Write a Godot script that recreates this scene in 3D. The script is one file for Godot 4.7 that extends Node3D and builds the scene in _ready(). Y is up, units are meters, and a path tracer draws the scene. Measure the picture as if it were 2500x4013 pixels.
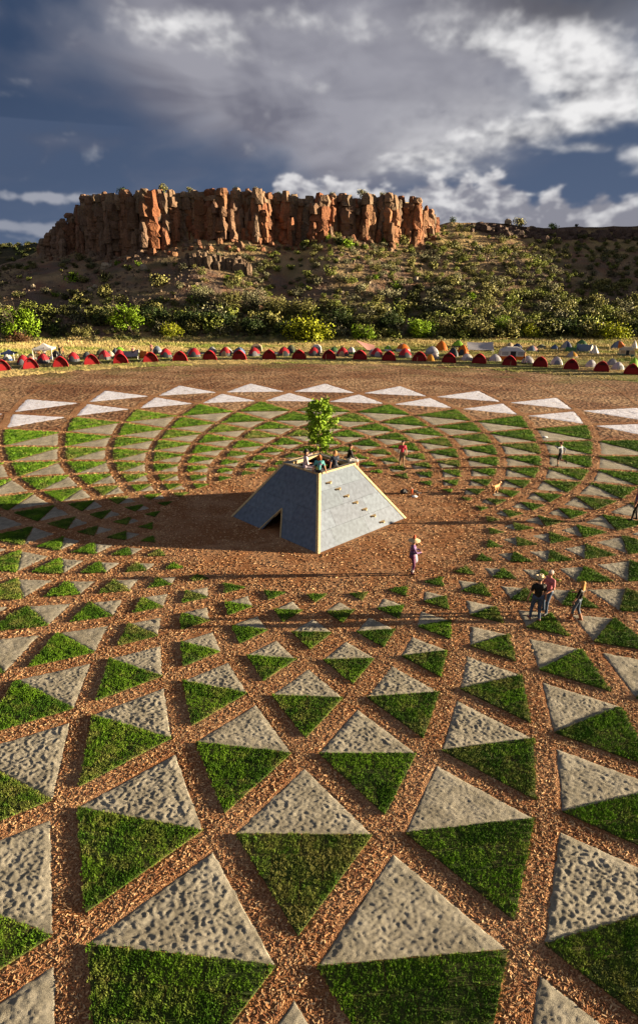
extends Node3D
# A circle of turf and sand beds laid out as two sets of spirals round a timber pyramid,
# a ring of tents behind it and a small mesa beyond. Metres, y up; the pyramid stands at the origin.

const CAM := Vector3(-0.04, 12.647, 32.071)
const FOCAL := 2465.14 / 4013.0      # focal length over picture height
const SUN_TO := Vector3(0.99, 0.136, -0.055)
const EXPOSURE := 8.0
const N := 32                        # spirals each way
const PHASE := -0.1055
const RINGS := [7.85, 9.0, 10.34, 11.91, 13.55, 15.53, 18.06, 20.87, 23.81, 27.84, 32.84, 38.26, 44.5, 51.8, 60.0]   # radius of ring -1, 0, 1 ...
const PATH := 0.72

var rng := RandomNumberGenerator.new()
var M := {}                          # materials
var taken := {}
var bodies := {}
var noise_a := FastNoiseLite.new()
var noise_b := FastNoiseLite.new()
var noise_ridge := FastNoiseLite.new()
var noise_cell := FastNoiseLite.new()


func _ready() -> void:
	set_view()
	set_light()
	make_materials()
	build_ground()
	build_beds()
	build_mesa()
	build_pyramid()
	build_vegetation()
	build_camp()
	build_people()
	build_small_things()
	build_ground_litter()


func set_view() -> void:
	var cam := Camera3D.new()
	cam.name = "camera"
	cam.fov = rad_to_deg(2.0 * atan(0.5 / FOCAL))
	cam.near = 0.1
	cam.far = 4000.0
	cam.position = CAM
	cam.rotation_degrees = Vector3(-21.0463, 0.2003, 0.4707)
	add_child(cam)
	cam.current = true


func set_light() -> void:
	noise_a.seed = 11
	noise_a.frequency = 1.0
	noise_a.fractal_octaves = 4
	noise_a.noise_type = FastNoiseLite.TYPE_SIMPLEX_SMOOTH
	noise_b.seed = 29
	noise_b.frequency = 1.0
	noise_b.fractal_type = FastNoiseLite.FRACTAL_NONE
	noise_b.noise_type = FastNoiseLite.TYPE_SIMPLEX_SMOOTH
	noise_ridge.seed = 5
	noise_ridge.frequency = 1.0
	noise_ridge.fractal_type = FastNoiseLite.FRACTAL_RIDGED
	noise_ridge.fractal_octaves = 3
	noise_cell.seed = 3
	noise_cell.frequency = 1.0
	noise_cell.noise_type = FastNoiseLite.TYPE_CELLULAR
	noise_cell.cellular_return_type = FastNoiseLite.RETURN_DISTANCE
	noise_cell.fractal_type = FastNoiseLite.FRACTAL_NONE
	noise_cell.domain_warp_enabled = true
	noise_cell.domain_warp_amplitude = 0.5
	noise_cell.domain_warp_frequency = 0.8
	var env := Environment.new()
	env.background_mode = Environment.BG_SKY
	var sky := Sky.new()
	var pano := PanoramaSkyMaterial.new()
	pano.panorama = ImageTexture.create_from_image(sky_image())
	sky.sky_material = pano
	env.sky = sky
	env.tonemap_mode = Environment.TONE_MAPPER_LINEAR
	env.tonemap_exposure = EXPOSURE
	env.sdfgi_enabled = true
	env.ssao_enabled = true
	env.ssil_enabled = true
	var we := WorldEnvironment.new()
	we.name = "world_environment"
	we.environment = env
	add_child(we)
	var sun := DirectionalLight3D.new()
	sun.name = "sun"
	sun.light_energy = 1.0
	sun.light_color = Color(1.0, 0.90, 0.75)
	sun.light_angular_distance = 0.6
	sun.shadow_enabled = true
	add_child(sun)
	sun.look_at_from_position(SUN_TO * 100.0, Vector3.ZERO, Vector3.UP)


# ---------------------------------------------------------------- sky

func blob(az: float, el: float, ca: float, ce: float, ra: float, re: float) -> float:
	var d := Vector2((az - ca) / ra, (el - ce) / re).length_squared()
	return exp(-d)


func sky_color(az: float, el: float) -> Color:
	# linear colour as displayed; az in degrees right of -z, el in degrees above the horizon
	var up := clampf(el / 60.0, 0.0, 1.0)
	var blue := Color(0.105, 0.145, 0.235).lerp(Color(0.045, 0.075, 0.145), pow(clampf(el / 22.0, 0.0, 1.0), 0.8))
	blue = blue.lerp(Color(0.022, 0.045, 0.10), clampf(-az / 40.0, 0.0, 0.6) * clampf(el / 14.0, 0.0, 1.0)) if absf(az) < 70.0 else blue
	# the noise lives on a plane high above, flattened towards the horizon
	var a := deg_to_rad(az)
	var e := deg_to_rad(maxf(el, 0.0))
	var far := 1.0 / (sin(e) + 0.16)
	var p := Vector3(sin(a) * cos(e) * far, cos(a) * cos(e) * far, 0.0)
	var wx := noise_a.get_noise_3d(p.x * 0.5, p.y * 0.5, 4.0)
	var wy := noise_a.get_noise_3d(p.x * 0.5, p.y * 0.5, 9.0)
	var big := noise_a.get_noise_3d(p.x * 0.45 + wx * 0.4, p.y * 0.45 + wy * 0.4, 1.0)
	var mid := noise_a.get_noise_3d(p.x * 1.3 + wx, p.y * 1.3 + wy, 2.0)
	# sphere coordinates for the detail
	var q := Vector3(sin(a) * cos(e), sin(e) * 1.7, cos(a) * cos(e))
	var fine := noise_a.get_noise_3d(q.x * 11.0 + wx * 1.2, q.y * 11.0 + wy * 1.2, q.z * 11.0)
	var finer := noise_a.get_noise_3d(q.x * 34.0, q.y * 34.0 + wx, q.z * 34.0)
	# grey veil
	var veil := 0.30 + 0.4 * smoothstep(20.0, 42.0, el) + big * 1.2  # veil thickened overhead, out of view, to brighten the shadows
	if absf(az) < 60.0:
		var w := clampf((60.0 - absf(az)) / 25.0, 0.0, 1.0)
		var placed := 1.1 * blob(az, el, 1.0, 14.5, 11.5, 4.4) + 1.0 * blob(az, el, 8.0, 10.5, 9.0, 3.6) + 0.8 * blob(az, el, -9.0, 16.5, 9.0, 3.2) + 0.45 * blob(az, el, -9.0, 11.5, 7.0, 2.4) + 0.9 * blob(az, el, 16.0, 16.8, 12.0, 3.0) + 0.35 * blob(az, el, -21.0, 13.0, 5.0, 2.0) + 0.5 * blob(az, el, 1.0, 8.0, 3.5, 2.0) + 0.3 * blob(az, el, -20.0, 8.8, 4.0, 0.7)
		veil = lerpf(veil, placed + big * 0.45 + fine * 0.22 + mid * 0.15 - 0.10, w)
	else:
		veil += fine * 0.3
	veil = smoothstep(-0.05, 0.95, veil)
	var grey := Color(0.36, 0.355, 0.40).lerp(Color(0.185, 0.183, 0.228), clampf(0.5 + mid * 1.3 + fine * 0.5, 0.0, 1.0))
	if absf(az) < 60.0:
		grey = grey.lerp(Color(0.085, 0.082, 0.095), clampf(blob(az, el, 19.0, 17.5, 9.0, 2.2) * 0.95, 0.0, 1.0))
	var c := blue.lerp(grey, veil * 0.92)
	# bright cumulus
	var white := 0.0
	var lit := clampf(0.66 + fine * 0.95 + finer * 0.45 + mid * 0.3, 0.0, 1.0)
	if absf(az) < 60.0:
		var w2 := clampf((60.0 - absf(az)) / 25.0, 0.0, 1.0)
		var arc := 0.95 * blob(az, el, 13.0, 15.6, 4.6, 1.5) + 0.95 * blob(az, el, 18.5, 14.0, 3.2, 1.7) + 1.0 * blob(az, el, 20.5, 11.6, 3.6, 1.7) + 0.9 * blob(az, el, 15.0, 9.9, 5.0, 1.2) + 0.8 * blob(az, el, 8.5, 8.2, 5.0, 1.0) + 0.55 * blob(az, el, 25.0, 12.2, 3.6, 2.2)
		arc += 0.50 * blob(az, el, -11.5, 16.2, 4.6, 1.2) + 0.45 * blob(az, el, -7.6, 15.0, 1.9, 0.75) + 0.42 * blob(az, el, -3.0, 17.0, 6.0, 0.9) + 0.33 * blob(az, el, -0.3, 12.9, 0.9, 0.45) + 0.25 * blob(az, el, 3.0, 16.0, 6.0, 0.8) + 0.2 * blob(az, el, -17.0, 15.2, 3.5, 1.0)
		arc += 0.5 * blob(az, el, 20.4, 8.6, 2.4, 0.4) + 0.55 * blob(az, el, 23.8, 7.9, 1.5, 0.6)
		white = smoothstep(0.12, 0.95, arc + fine * 0.42 + finer * 0.14) * w2
		white = maxf(white, smoothstep(0.25, 0.8, big * 1.2 + fine * 0.6) * (1.0 - w2))
		var edge := el - 7.0 - (az - 4.0) * 0.235 + fine * 1.0 + finer * 0.35
		white = maxf(white, smoothstep(-0.25, 0.6, edge) * exp(-maxf(edge, 0.0) / 2.2) * smoothstep(1.0, 7.0, az) * w2)
	else:
		white = smoothstep(0.25, 0.8, big * 1.2 + fine * 0.6)  # bright cloud added all round beyond the view to fill shadows
	# bank of low cumulus along the horizon
	var bank_top := 3.3 + 1.7 * noise_b.get_noise_2d(az * 0.13, 3.0) + 0.9 * noise_b.get_noise_2d(az * 0.45, 8.0)
	if absf(az) < 50.0:
		var wb := clampf((50.0 - absf(az)) / 15.0, 0.0, 1.0)
		var shaped := 0.3 + 6.7 * smoothstep(-7.5, -3.5, az) - 0.9 * smoothstep(3.0, 4.0, az) * (1.0 - smoothstep(6.5, 8.0, az)) - 1.1 * smoothstep(13.0, 17.0, az) + 5.2 * exp(-pow((az + 13.5) / 2.6, 2.0)) + 3.0 * exp(-pow((az + 9.0) / 2.0, 2.0))
		bank_top = lerpf(bank_top, shaped + 0.55 * noise_b.get_noise_2d(az * 0.5, 8.0), wb)
	var puff := (bank_top - el) * 1.1 + fine * 1.25 + finer * 0.7
	var bank := smoothstep(0.0, 0.9, puff) * smoothstep(-0.5, 1.0, bank_top - 1.0)
	var streak := 0.0
	if az < -8.0 and az > -60.0:
		streak = 0.75 * smoothstep(0.45, 0.95, blob(az, el, -21.5, 5.0, 8.0, 0.5) + finer * 0.5 + fine * 0.3) + 0.6 * smoothstep(0.35, 0.9, blob(az, el, -24.0, 2.9, 7.0, 0.45) + finer * 0.4 + blob(az, el, -22.0, 2.4, 0.9, 0.45))
	var bankc := Color(0.27, 0.27, 0.315).lerp(Color(0.74, 0.73, 0.74), clampf(0.42 + fine * 1.5 + finer * 0.9 - (bank_top - el) * 0.10, 0.0, 1.0))
	c = c.lerp(Color(0.16, 0.165, 0.20).lerp(Color(0.86, 0.85, 0.85), pow(lit, 0.9)), white)
	c = c.lerp(bankc, bank * 0.93)
	c = c.lerp(Color(0.42, 0.43, 0.48), clampf(streak, 0.0, 0.8))
	# the clear air brightens towards the low sun
	var to := Vector3(sin(a) * cos(e), sin(e), -cos(a) * cos(e)).dot(SUN_TO.normalized())
	c = c.lerp(Color(1.3, 1.0, 0.66), 0.5 * exp(-(1.0 - to) * 22.0))
	return c


func sky_image() -> Image:
	# column 0 looks along -z, columns run to the right
	var wide := 512
	var im := Image.create(wide, wide / 2, false, Image.FORMAT_RGBF)
	for y in wide / 2:
		var el := 90.0 - (y + 0.5) / (wide / 2) * 180.0
		for x in wide:
			if el < -2.0:
				im.set_pixel(x, y, Color(0.11, 0.08, 0.06) * (1.0 / EXPOSURE))
			else:
				im.set_pixel(x, y, sky_color(wrapf((x + 0.5) / wide * 360.0, -180.0, 180.0), el) * (1.0 / EXPOSURE))
	var w := 4096
	im.resize(w, w / 2, Image.INTERPOLATE_CUBIC)
	for y in range(int((90.0 - 21.0) / 180.0 * w / 2), w / 4):      # the same sky once more, finer where it is looked at
		var el2 := 90.0 - (y + 0.5) / (w / 2) * 180.0
		for x in range(int(-31.0 / 360.0 * w), int(31.0 / 360.0 * w)):
			im.set_pixel(posmod(x, w), y, sky_color((x + 0.5) / w * 360.0, el2) * (1.0 / EXPOSURE))
	return im


# ---------------------------------------------------------------- helpers

class Shape:
	# collects triangles; each corner keeps the current colour
	var v := PackedVector3Array()
	var c := PackedColorArray()
	var col := Color.WHITE

	func tri(a: Vector3, b: Vector3, d: Vector3) -> void:
		v.append(a); v.append(b); v.append(d)
		c.append(col); c.append(col); c.append(col)

	func tri_from(a: Vector3, b: Vector3, d: Vector3, inside: Vector3) -> void:
		# turned so that it faces away from the point inside
		if (a - d).cross(a - b).dot((a + b + d) / 3.0 - inside) < 0.0:
			tri(a, d, b)
		else:
			tri(a, b, d)

	func quad_from(a: Vector3, b: Vector3, d: Vector3, e: Vector3, inside: Vector3) -> void:
		tri_from(a, b, d, inside)
		tri_from(a, d, e, inside)

	func hull_box(p: Array) -> void:
		# eight corners: the lower four round, then the upper four round
		var m := Vector3.ZERO
		for q in p:
			m += q
		m /= 8.0
		quad_from(p[0], p[1], p[2], p[3], m)
		quad_from(p[4], p[5], p[6], p[7], m)
		for i in 4:
			quad_from(p[i], p[(i + 1) % 4], p[(i + 1) % 4 + 4], p[i + 4], m)

	func box(at: Vector3, size: Vector3, basis := Basis.IDENTITY) -> void:
		var h := size / 2.0
		var p := []
		for y in [-1, 1]:
			for s in [[-1, -1], [1, -1], [1, 1], [-1, 1]]:
				p.append(at + basis * Vector3(s[0] * h.x, y * h.y, s[1] * h.z))
		hull_box(p)

	func beam(a: Vector3, b: Vector3, side: Vector3, w: float, t: float) -> void:
		# a bar from a to b, w wide along side, t thick
		var d := (b - a).normalized()
		var s := (side - d * side.dot(d)).normalized()
		var n := d.cross(s)
		var p := []
		for q in [a, b]:
			for k in [[-1, -1], [1, -1], [1, 1], [-1, 1]]:
				p.append(q + s * k[0] * w / 2.0 + n * k[1] * t / 2.0)
		hull_box(p)

	func tube(path: Array, radii: Array, sides := 6, cap := true) -> void:
		var rings := []
		for i in path.size():
			var d: Vector3 = (path[mini(i + 1, path.size() - 1)] - path[maxi(i - 1, 0)]).normalized()
			var s := d.cross(Vector3(0.13, 0.2, 1.0) if absf(d.z) < 0.9 else Vector3.RIGHT).normalized()
			var n := d.cross(s)
			var ring := []
			for k in sides:
				var t := TAU * k / sides
				ring.append(path[i] + (s * cos(t) + n * sin(t)) * radii[i])
			rings.append(ring)
		for i in path.size() - 1:
			var m: Vector3 = (path[i] + path[i + 1]) / 2.0
			for k in sides:
				quad_from(rings[i][k], rings[i][(k + 1) % sides], rings[i + 1][(k + 1) % sides], rings[i + 1][k], m)
		if cap:
			for k in sides:
				tri_from(rings[0][k], rings[0][(k + 1) % sides], path[0], path[1])
				tri_from(rings[-1][k], rings[-1][(k + 1) % sides], path[-1], path[-2])

	func lathe(profile: Array, sides := 16, at := Vector3.ZERO, squash := 1.0) -> void:
		# profile of Vector2(radius, height), bottom to top
		for i in profile.size() - 1:
			for k in sides:
				var p := []
				for q in [[i, k], [i, k + 1], [i + 1, k + 1], [i + 1, k]]:
					var t: float = TAU * q[1] / sides
					p.append(at + Vector3(cos(t) * profile[q[0]].x, profile[q[0]].y, sin(t) * profile[q[0]].x * squash))
				var up: float = (profile[i].y + profile[i + 1].y) / 2.0
				var dy: float = profile[i + 1].y - profile[i].y
				var dr: float = profile[i + 1].x - profile[i].x
				var m: Vector3 = (p[0] + p[2]) / 2.0
				var out := Vector3(m.x - at.x, 0, m.z - at.z).normalized() * dy - Vector3.UP * dr
				tri_from(p[0], p[1], p[2], m - out)
				tri_from(p[0], p[2], p[3], m - out)

	func slab(poly: PackedVector2Array, origin: Vector3, u: Vector3, w: Vector3, n: Vector3, thick: float) -> void:
		# a flat piece with that outline: its face at origin, its back thick behind
		var at := func(q: Vector2, d: float) -> Vector3: return origin + u * q.x + w * q.y - n * d
		var mid := Vector2.ZERO
		for q in poly:
			mid += q
		mid /= poly.size()
		var inside: Vector3 = at.call(mid, thick / 2.0)
		var idx := Geometry2D.triangulate_polygon(poly)
		for i in range(0, idx.size(), 3):
			for d in [0.0, thick]:
				var f: Vector3 = at.call(poly[idx[i]], d)
				var inner: Vector3 = f + n * (1.0 if d > 0.0 else -1.0)
				tri_from(f, at.call(poly[idx[i + 1]], d), at.call(poly[idx[i + 2]], d), inner)
		var ccw := not Geometry2D.is_polygon_clockwise(poly)
		for i in poly.size():
			var a := poly[i]
			var b := poly[(i + 1) % poly.size()]
			var e := (b - a).orthogonal() * (-1.0 if ccw else 1.0)      # points out of the outline
			var m: Vector3 = at.call((a + b) / 2.0, thick / 2.0) + (u * e.x + w * e.y)
			quad_from(at.call(a, 0.0), at.call(b, 0.0), at.call(b, thick), at.call(a, thick), m)

	func mesh(material: Material, smooth := false) -> ArrayMesh:
		var st := SurfaceTool.new()
		st.begin(Mesh.PRIMITIVE_TRIANGLES)
		st.set_smooth_group(0 if smooth else -1)
		for i in v.size():
			st.set_color(c[i])
			st.add_vertex(v[i])
		if smooth:
			st.index()
		st.generate_normals()
		st.set_material(material)
		return st.commit()


func smooth_mesh(v: PackedVector3Array, idx: PackedInt32Array, col: PackedColorArray, material: Material) -> ArrayMesh:
	var n := PackedVector3Array()
	n.resize(v.size())
	for i in range(0, idx.size(), 3):
		var a := idx[i]
		var b := idx[i + 1]
		var d := idx[i + 2]
		var f := (v[a] - v[d]).cross(v[a] - v[b])
		n[a] += f
		n[b] += f
		n[d] += f
	for i in n.size():
		n[i] = n[i].normalized()
	var arr := []
	arr.resize(Mesh.ARRAY_MAX)
	arr[Mesh.ARRAY_VERTEX] = v
	arr[Mesh.ARRAY_NORMAL] = n
	if col.size():
		arr[Mesh.ARRAY_COLOR] = col
	arr[Mesh.ARRAY_INDEX] = idx
	var m := ArrayMesh.new()
	m.add_surface_from_arrays(Mesh.PRIMITIVE_TRIANGLES, arr)
	m.surface_set_material(0, material)
	return m


func numbered(called: String) -> String:
	if not taken.has(called):
		taken[called] = 0
		return called
	taken[called] += 1
	return "%s_%03d" % [called, taken[called]]


func tag(o: Node, label := "", category := "", group := "", kind := "") -> Node:
	for pair in [["label", label], ["category", category], ["group", group], ["kind", kind]]:
		if pair[1]:
			o.set_meta(pair[0], pair[1])
	return o


func thing(called: String, label: String, category: String, at := Vector3.ZERO, turn := 0.0, group := "") -> Node3D:
	var o := Node3D.new()
	o.name = numbered(called)
	add_child(o)
	o.position = at
	o.rotation.y = turn
	tag(o, label, category, group)
	return o


func part(called: String, m: Mesh, parent: Node, at := Vector3.ZERO) -> MeshInstance3D:
	var o := MeshInstance3D.new()
	o.name = called
	o.mesh = m
	o.position = at
	parent.add_child(o, true)
	return o


func single(called: String, m: Mesh, label: String, category: String, at := Vector3.ZERO, turn := 0.0, group := "") -> MeshInstance3D:
	var o := MeshInstance3D.new()
	o.name = numbered(called)
	o.mesh = m
	add_child(o)
	o.position = at
	o.rotation.y = turn
	tag(o, label, category, group)
	return o


func structure(called: String, m: Mesh, label := "") -> MeshInstance3D:
	var o := MeshInstance3D.new()
	o.name = numbered(called)
	o.mesh = m
	add_child(o)
	tag(o, label, "", "", "structure")
	return o


func many(called: String, m: Mesh, at: Array, tints: Array, parent: Node) -> MultiMeshInstance3D:
	var mm := MultiMesh.new()
	mm.transform_format = MultiMesh.TRANSFORM_3D
	mm.use_colors = tints.size() > 0
	mm.mesh = m
	mm.instance_count = at.size()
	for i in at.size():
		mm.set_instance_transform(i, at[i])
		if tints.size():
			mm.set_instance_color(i, tints[i])
	var o := MultiMeshInstance3D.new()
	o.name = called
	o.multimesh = mm
	parent.add_child(o, true)
	o.set_meta("kind", "stuff")
	return o


func seen(p: Vector3, margin := 0.06) -> bool:
	# whether that place is in or near the picture: nothing is built far outside it
	var d := (p - CAM).rotated(Vector3.UP, deg_to_rad(-0.2003)).rotated(Vector3.RIGHT, deg_to_rad(21.0463))
	if d.z > -1.0:
		return false
	var x := -d.x / d.z * FOCAL
	var y := -d.y / d.z * FOCAL
	return absf(x) < 0.3115 + margin and absf(y) < 0.5 + margin


func lin(r: float, g: float, b: float) -> Color:
	return Color(r, g, b).linear_to_srgb()


func noise_tex(freq: float, octaves: int, ramp: Array, size := 512, seed_ := 1, type := FastNoiseLite.TYPE_SIMPLEX_SMOOTH) -> NoiseTexture2D:
	var f := FastNoiseLite.new()
	f.seed = seed_
	f.frequency = freq
	f.fractal_octaves = octaves
	f.noise_type = type
	var t := NoiseTexture2D.new()
	t.width = size
	t.height = size
	t.seamless = true
	t.noise = f
	if ramp.size():
		var g := Gradient.new()
		var off := PackedFloat32Array()
		var cols := PackedColorArray()
		for r in ramp:
			off.append(r[0])
			cols.append(r[1])
		g.offsets = off
		g.colors = cols
		t.color_ramp = g
	return t


func surface(color: Color, rough := 0.9, tex: Texture2D = null, tile := 1.0, relief: Texture2D = null, depth := 0.0, vertex := false) -> StandardMaterial3D:
	var m := StandardMaterial3D.new()
	m.albedo_color = color.linear_to_srgb()
	m.roughness = rough
	m.metallic_specular = 0.3
	m.vertex_color_use_as_albedo = vertex
	if tex:
		m.albedo_texture = tex
	if relief:
		m.heightmap_enabled = true
		m.heightmap_texture = relief
		m.heightmap_scale = depth
	if tex or relief:
		m.uv1_triplanar = true
		m.uv1_world_triplanar = true
		m.uv1_scale = Vector3.ONE / tile
	return m


func make_materials() -> void:
	var grain := noise_tex(0.03, 4, [], 512, 7)
	var coarse := noise_tex(0.012, 5, [], 512, 8)
	var speck := noise_tex(0.11, 3, [], 512, 9)
	var g := func(lo: float, hi: float) -> Array: return [[0.25, Color(lo, lo, lo)], [0.75, Color(hi, hi, hi)]]
	var mulch := noise_tex(0.085, 3, [[0.2, lin(0.30, 0.26, 0.24)], [0.45, lin(0.62, 0.55, 0.50)], [0.62, lin(0.85, 0.8, 0.75)], [0.78, lin(1.0, 1.0, 1.0)]], 512, 21)
	M.mulch = surface(Color(1, 1, 1), 0.95, mulch, 2.3, speck, 2.2, true)
	var soil := noise_tex(0.022, 6, [[0.28, lin(0.26, 0.23, 0.21)], [0.5, lin(0.60, 0.56, 0.53)], [0.68, lin(1.0, 1.0, 1.0)]], 1024, 22)
	M.soil = surface(Color(1, 1, 1), 0.95, soil, 11.0, soil, 7.0, true)
	M.sand = surface(Color(1, 1, 1), 0.95, noise_tex(0.15, 3, g.call(0.62, 1.0), 512, 23), 0.9, speck, 2.2, true)
	M.white = surface(Color(1, 1, 1), 0.9, noise_tex(0.1, 4, [[0.22, lin(0.45, 0.45, 0.46)], [0.42, lin(0.9, 0.9, 0.92)], [0.7, lin(1, 1, 1)]], 512, 24), 2.0, speck, 1.5, true)
	M.turf = surface(Color(1, 1, 1), 0.95, noise_tex(0.12, 3, g.call(0.6, 1.0), 256, 25), 0.8, speck, 1.5, true)
	M.blade = surface(Color(1, 1, 1), 0.7, null, 1.0, null, 0.0, true)
	M.blade.backlight = Color(0.7, 0.8, 0.2)
	M.leaf = surface(Color(1, 1, 1), 0.6, null, 1.0, null, 0.0, true)
	M.leaf.backlight = Color(0.55, 0.7, 0.1)
	M.chip = surface(Color(1, 1, 1), 0.85, null, 1.0, null, 0.0, true)
	M.bark = surface(Color(0.15, 0.12, 0.09), 0.95, noise_tex(0.05, 4, g.call(0.5, 1.0), 256, 26), 0.5, grain, 1.0)
	M.young_bark = surface(Color(0.23, 0.18, 0.13), 0.9, noise_tex(0.05, 4, g.call(0.6, 1.0), 256, 27), 0.3, grain, 0.3)
	M.slope = surface(Color(1, 1, 1), 0.97, noise_tex(0.05, 5, g.call(0.55, 1.0), 512, 28), 7.0, coarse, 25.0, true)
	M.rock = surface(Color(1, 1, 1), 0.9, noise_tex(0.03, 5, [[0.2, lin(0.42, 0.36, 0.32)], [0.45, lin(0.85, 0.78, 0.7)], [0.6, lin(1.0, 1.0, 1.0)], [0.8, lin(0.75, 0.72, 0.58)]], 512, 30), 4.5, coarse, 25.0, true)
	M.meadow = surface(Color(1, 1, 1), 0.95, noise_tex(0.07, 4, g.call(0.55, 1.0), 512, 31), 2.5, speck, 4.0, true)
	var ply := noise_tex(0.012, 5, [[0.25, lin(0.62, 0.62, 0.63)], [0.5, lin(0.86, 0.86, 0.87)], [0.7, lin(1, 1, 1)]], 512, 32)
	M.ply = surface(Color(1, 1, 1), 0.55, ply, 1.6, grain, 0.1, true)
	M.ply.metallic_specular = 0.25
	M.pine = surface(Color(0.52, 0.39, 0.20), 0.65, noise_tex(0.02, 3, g.call(0.8, 1.0), 256, 33), 0.5)
	M.cloth = surface(Color(1, 1, 1), 0.75, null, 1.0, null, 0.0, true)
	M.cloth.rim_enabled = true
	M.cloth.rim = 0.15
	M.skin = surface(Color(1, 1, 1), 0.6, null, 1.0, null, 0.0, true)
	M.tent = surface(Color(1, 1, 1), 0.6, noise_tex(0.02, 3, g.call(0.88, 1.0), 256, 34), 0.6, grain, 0.6, true)
	M.tent.backlight = Color(0.3, 0.3, 0.3)
	M.pole = surface(Color(0.45, 0.45, 0.45), 0.4)
	M.pole.metallic = 0.6


# ---------------------------------------------------------------- the laid-out field

var offset_cache := {}


func bed_offset(k: int, j: float) -> Vector2:
	# how far the real layout strays from the exact spirals there
	var key := Vector2i(k, int(round(posmod(int(round(j * 2.0)), N * 2))))
	if offset_cache.has(key):
		return offset_cache[key]
	var sum := Vector2.ZERO
	var total := 0.02
	for o in STRAY:
		var dj := wrapf(o[1] - j, -N / 2.0, N / 2.0)
		var w := exp(-(pow((o[0] - k) / 0.8, 2.0) + pow(dj / 0.8, 2.0)))
		sum += Vector2(o[2], o[3]) * w
		total += w
	offset_cache[key] = sum / total
	return sum / total


func node_at(k: int, j: float) -> Vector2:
	var a := (j + PHASE) * TAU / N
	return Vector2(sin(a), cos(a)) * RINGS[k + 1] + bed_offset(k, j)


func inset(p: Array, d: float) -> Array:
	# a convex outline drawn in by d
	var n := p.size()
	var mid := Vector2.ZERO
	for q in p:
		mid += q / n
	var lines := []
	for i in n:
		var a: Vector2 = p[i]
		var b: Vector2 = p[(i + 1) % n]
		var e := (b - a).orthogonal().normalized()
		if e.dot(mid - a) < 0.0:
			e = -e
		lines.append([a + e * d, (b - a).normalized()])
	var out := []
	for i in n:
		var l0: Array = lines[(i + n - 1) % n]
		var l1: Array = lines[i]
		out.append(Geometry2D.line_intersects_line(l0[0], l0[1], l1[0], l1[1]))
	return out


func flat(p: Vector2, y := 0.0) -> Vector3:
	return Vector3(p.x, y, p.y)


func disc_mesh(r0: float, r1: float, y: float, rings: int, around: int, material: Material, color: Callable, ragged := 0.0) -> ArrayMesh:
	var v := PackedVector3Array()
	var c := PackedColorArray()
	var idx := PackedInt32Array()
	for i in rings + 1:
		var r := lerpf(r0, r1, float(i) / rings)
		for k in around:
			var a := TAU * k / around
			var rr := r
			if i == rings and ragged > 0.0:
				rr += ragged * noise_a.get_noise_2d(cos(a) * 9.0, sin(a) * 9.0 + 40.0)
			v.append(Vector3(sin(a) * rr, y, cos(a) * rr))
			c.append(color.call(sin(a) * rr, cos(a) * rr))
	for i in rings:
		for k in around:
			var a := i * around + k
			var b := i * around + (k + 1) % around
			idx.append_array(PackedInt32Array([a, a + around, b, b, a + around, b + around]))
	return smooth_mesh(v, idx, c, material)


func mulch_color(x: float, z: float) -> Color:
	var n := noise_a.get_noise_2d(x * 0.35, z * 0.35)
	var m := noise_a.get_noise_2d(x * 1.7 + 30.0, z * 1.7)
	return Color(0.33, 0.155, 0.066).lerp(Color(0.46, 0.275, 0.15), clampf(0.35 + n * 1.7 + m * 0.7, 0.0, 1.0))


func soil_color(x: float, z: float) -> Color:
	var n := noise_a.get_noise_2d(x * 0.07, z * 0.12 + 70.0)
	var m := noise_a.get_noise_2d(x * 0.5, z * 0.9 + 20.0)
	var c := Color(0.25, 0.12, 0.062).lerp(Color(0.54, 0.365, 0.215), clampf(0.38 + n * 1.2 + m * 0.8, 0.0, 1.0))
	# weeds come through on the outer side
	var r := Vector2(x, z).length()
	return c.lerp(Color(0.17, 0.18, 0.05), clampf((r - 52.0) / 12.0 + noise_a.get_noise_2d(x * 0.11, z * 0.3) * 1.6 - 0.35, 0.0, 0.6))


func meadow_color(x: float, z: float) -> Color:
	var n := noise_a.get_noise_2d(x * 0.05 + 12.0, z * 0.13)
	var m := noise_a.get_noise_2d(x * 0.4, z * 0.6)
	return Color(0.46, 0.36, 0.16).lerp(Color(0.21, 0.235, 0.06), clampf(0.45 + n * 1.6 + m * 0.6, 0.0, 1.0))


func build_ground() -> void:
	# one sheet to the horizon
	var v := PackedVector3Array()
	var c := PackedColorArray()
	var idx := PackedInt32Array()
	var xs := []
	for i in 93:
		xs.append(-138.0 + i * 3.0)
	xs.push_front(-700.0)
	xs.append(700.0)
	var zs := [-900.0]
	for i in 75:
		zs.append(-150.0 + i * 3.0)
	zs.append(400.0)
	for z in zs:
		for x in xs:
			v.append(Vector3(x, 0, z))
			c.append(meadow_color(x, z))
	var w := xs.size()
	for i in zs.size() - 1:
		for k in w - 1:
			var a := i * w + k
			idx.append_array(PackedInt32Array([a, a + 1, a + w, a + 1, a + w + 1, a + w]))
	structure("ground", smooth_mesh(v, idx, c, M.meadow), "dry meadow with straw and green weeds round the bare field")
	structure("soil_field", disc_mesh(27.0, 61.0, 0.004, 50, 400, M.soil, soil_color, 2.2), "bare brown soil strewn with straw outside the planted circle")


func scatter_in(a: Vector2, b: Vector2, d: Vector2, count: int) -> Array:
	var out := []
	for i in count:
		var u := rng.randf()
		var w := rng.randf()
		if u + w > 1.0:
			u = 1.0 - u
			w = 1.0 - w
		out.append(a + (b - a) * u + (d - a) * w)
	return out


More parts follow.
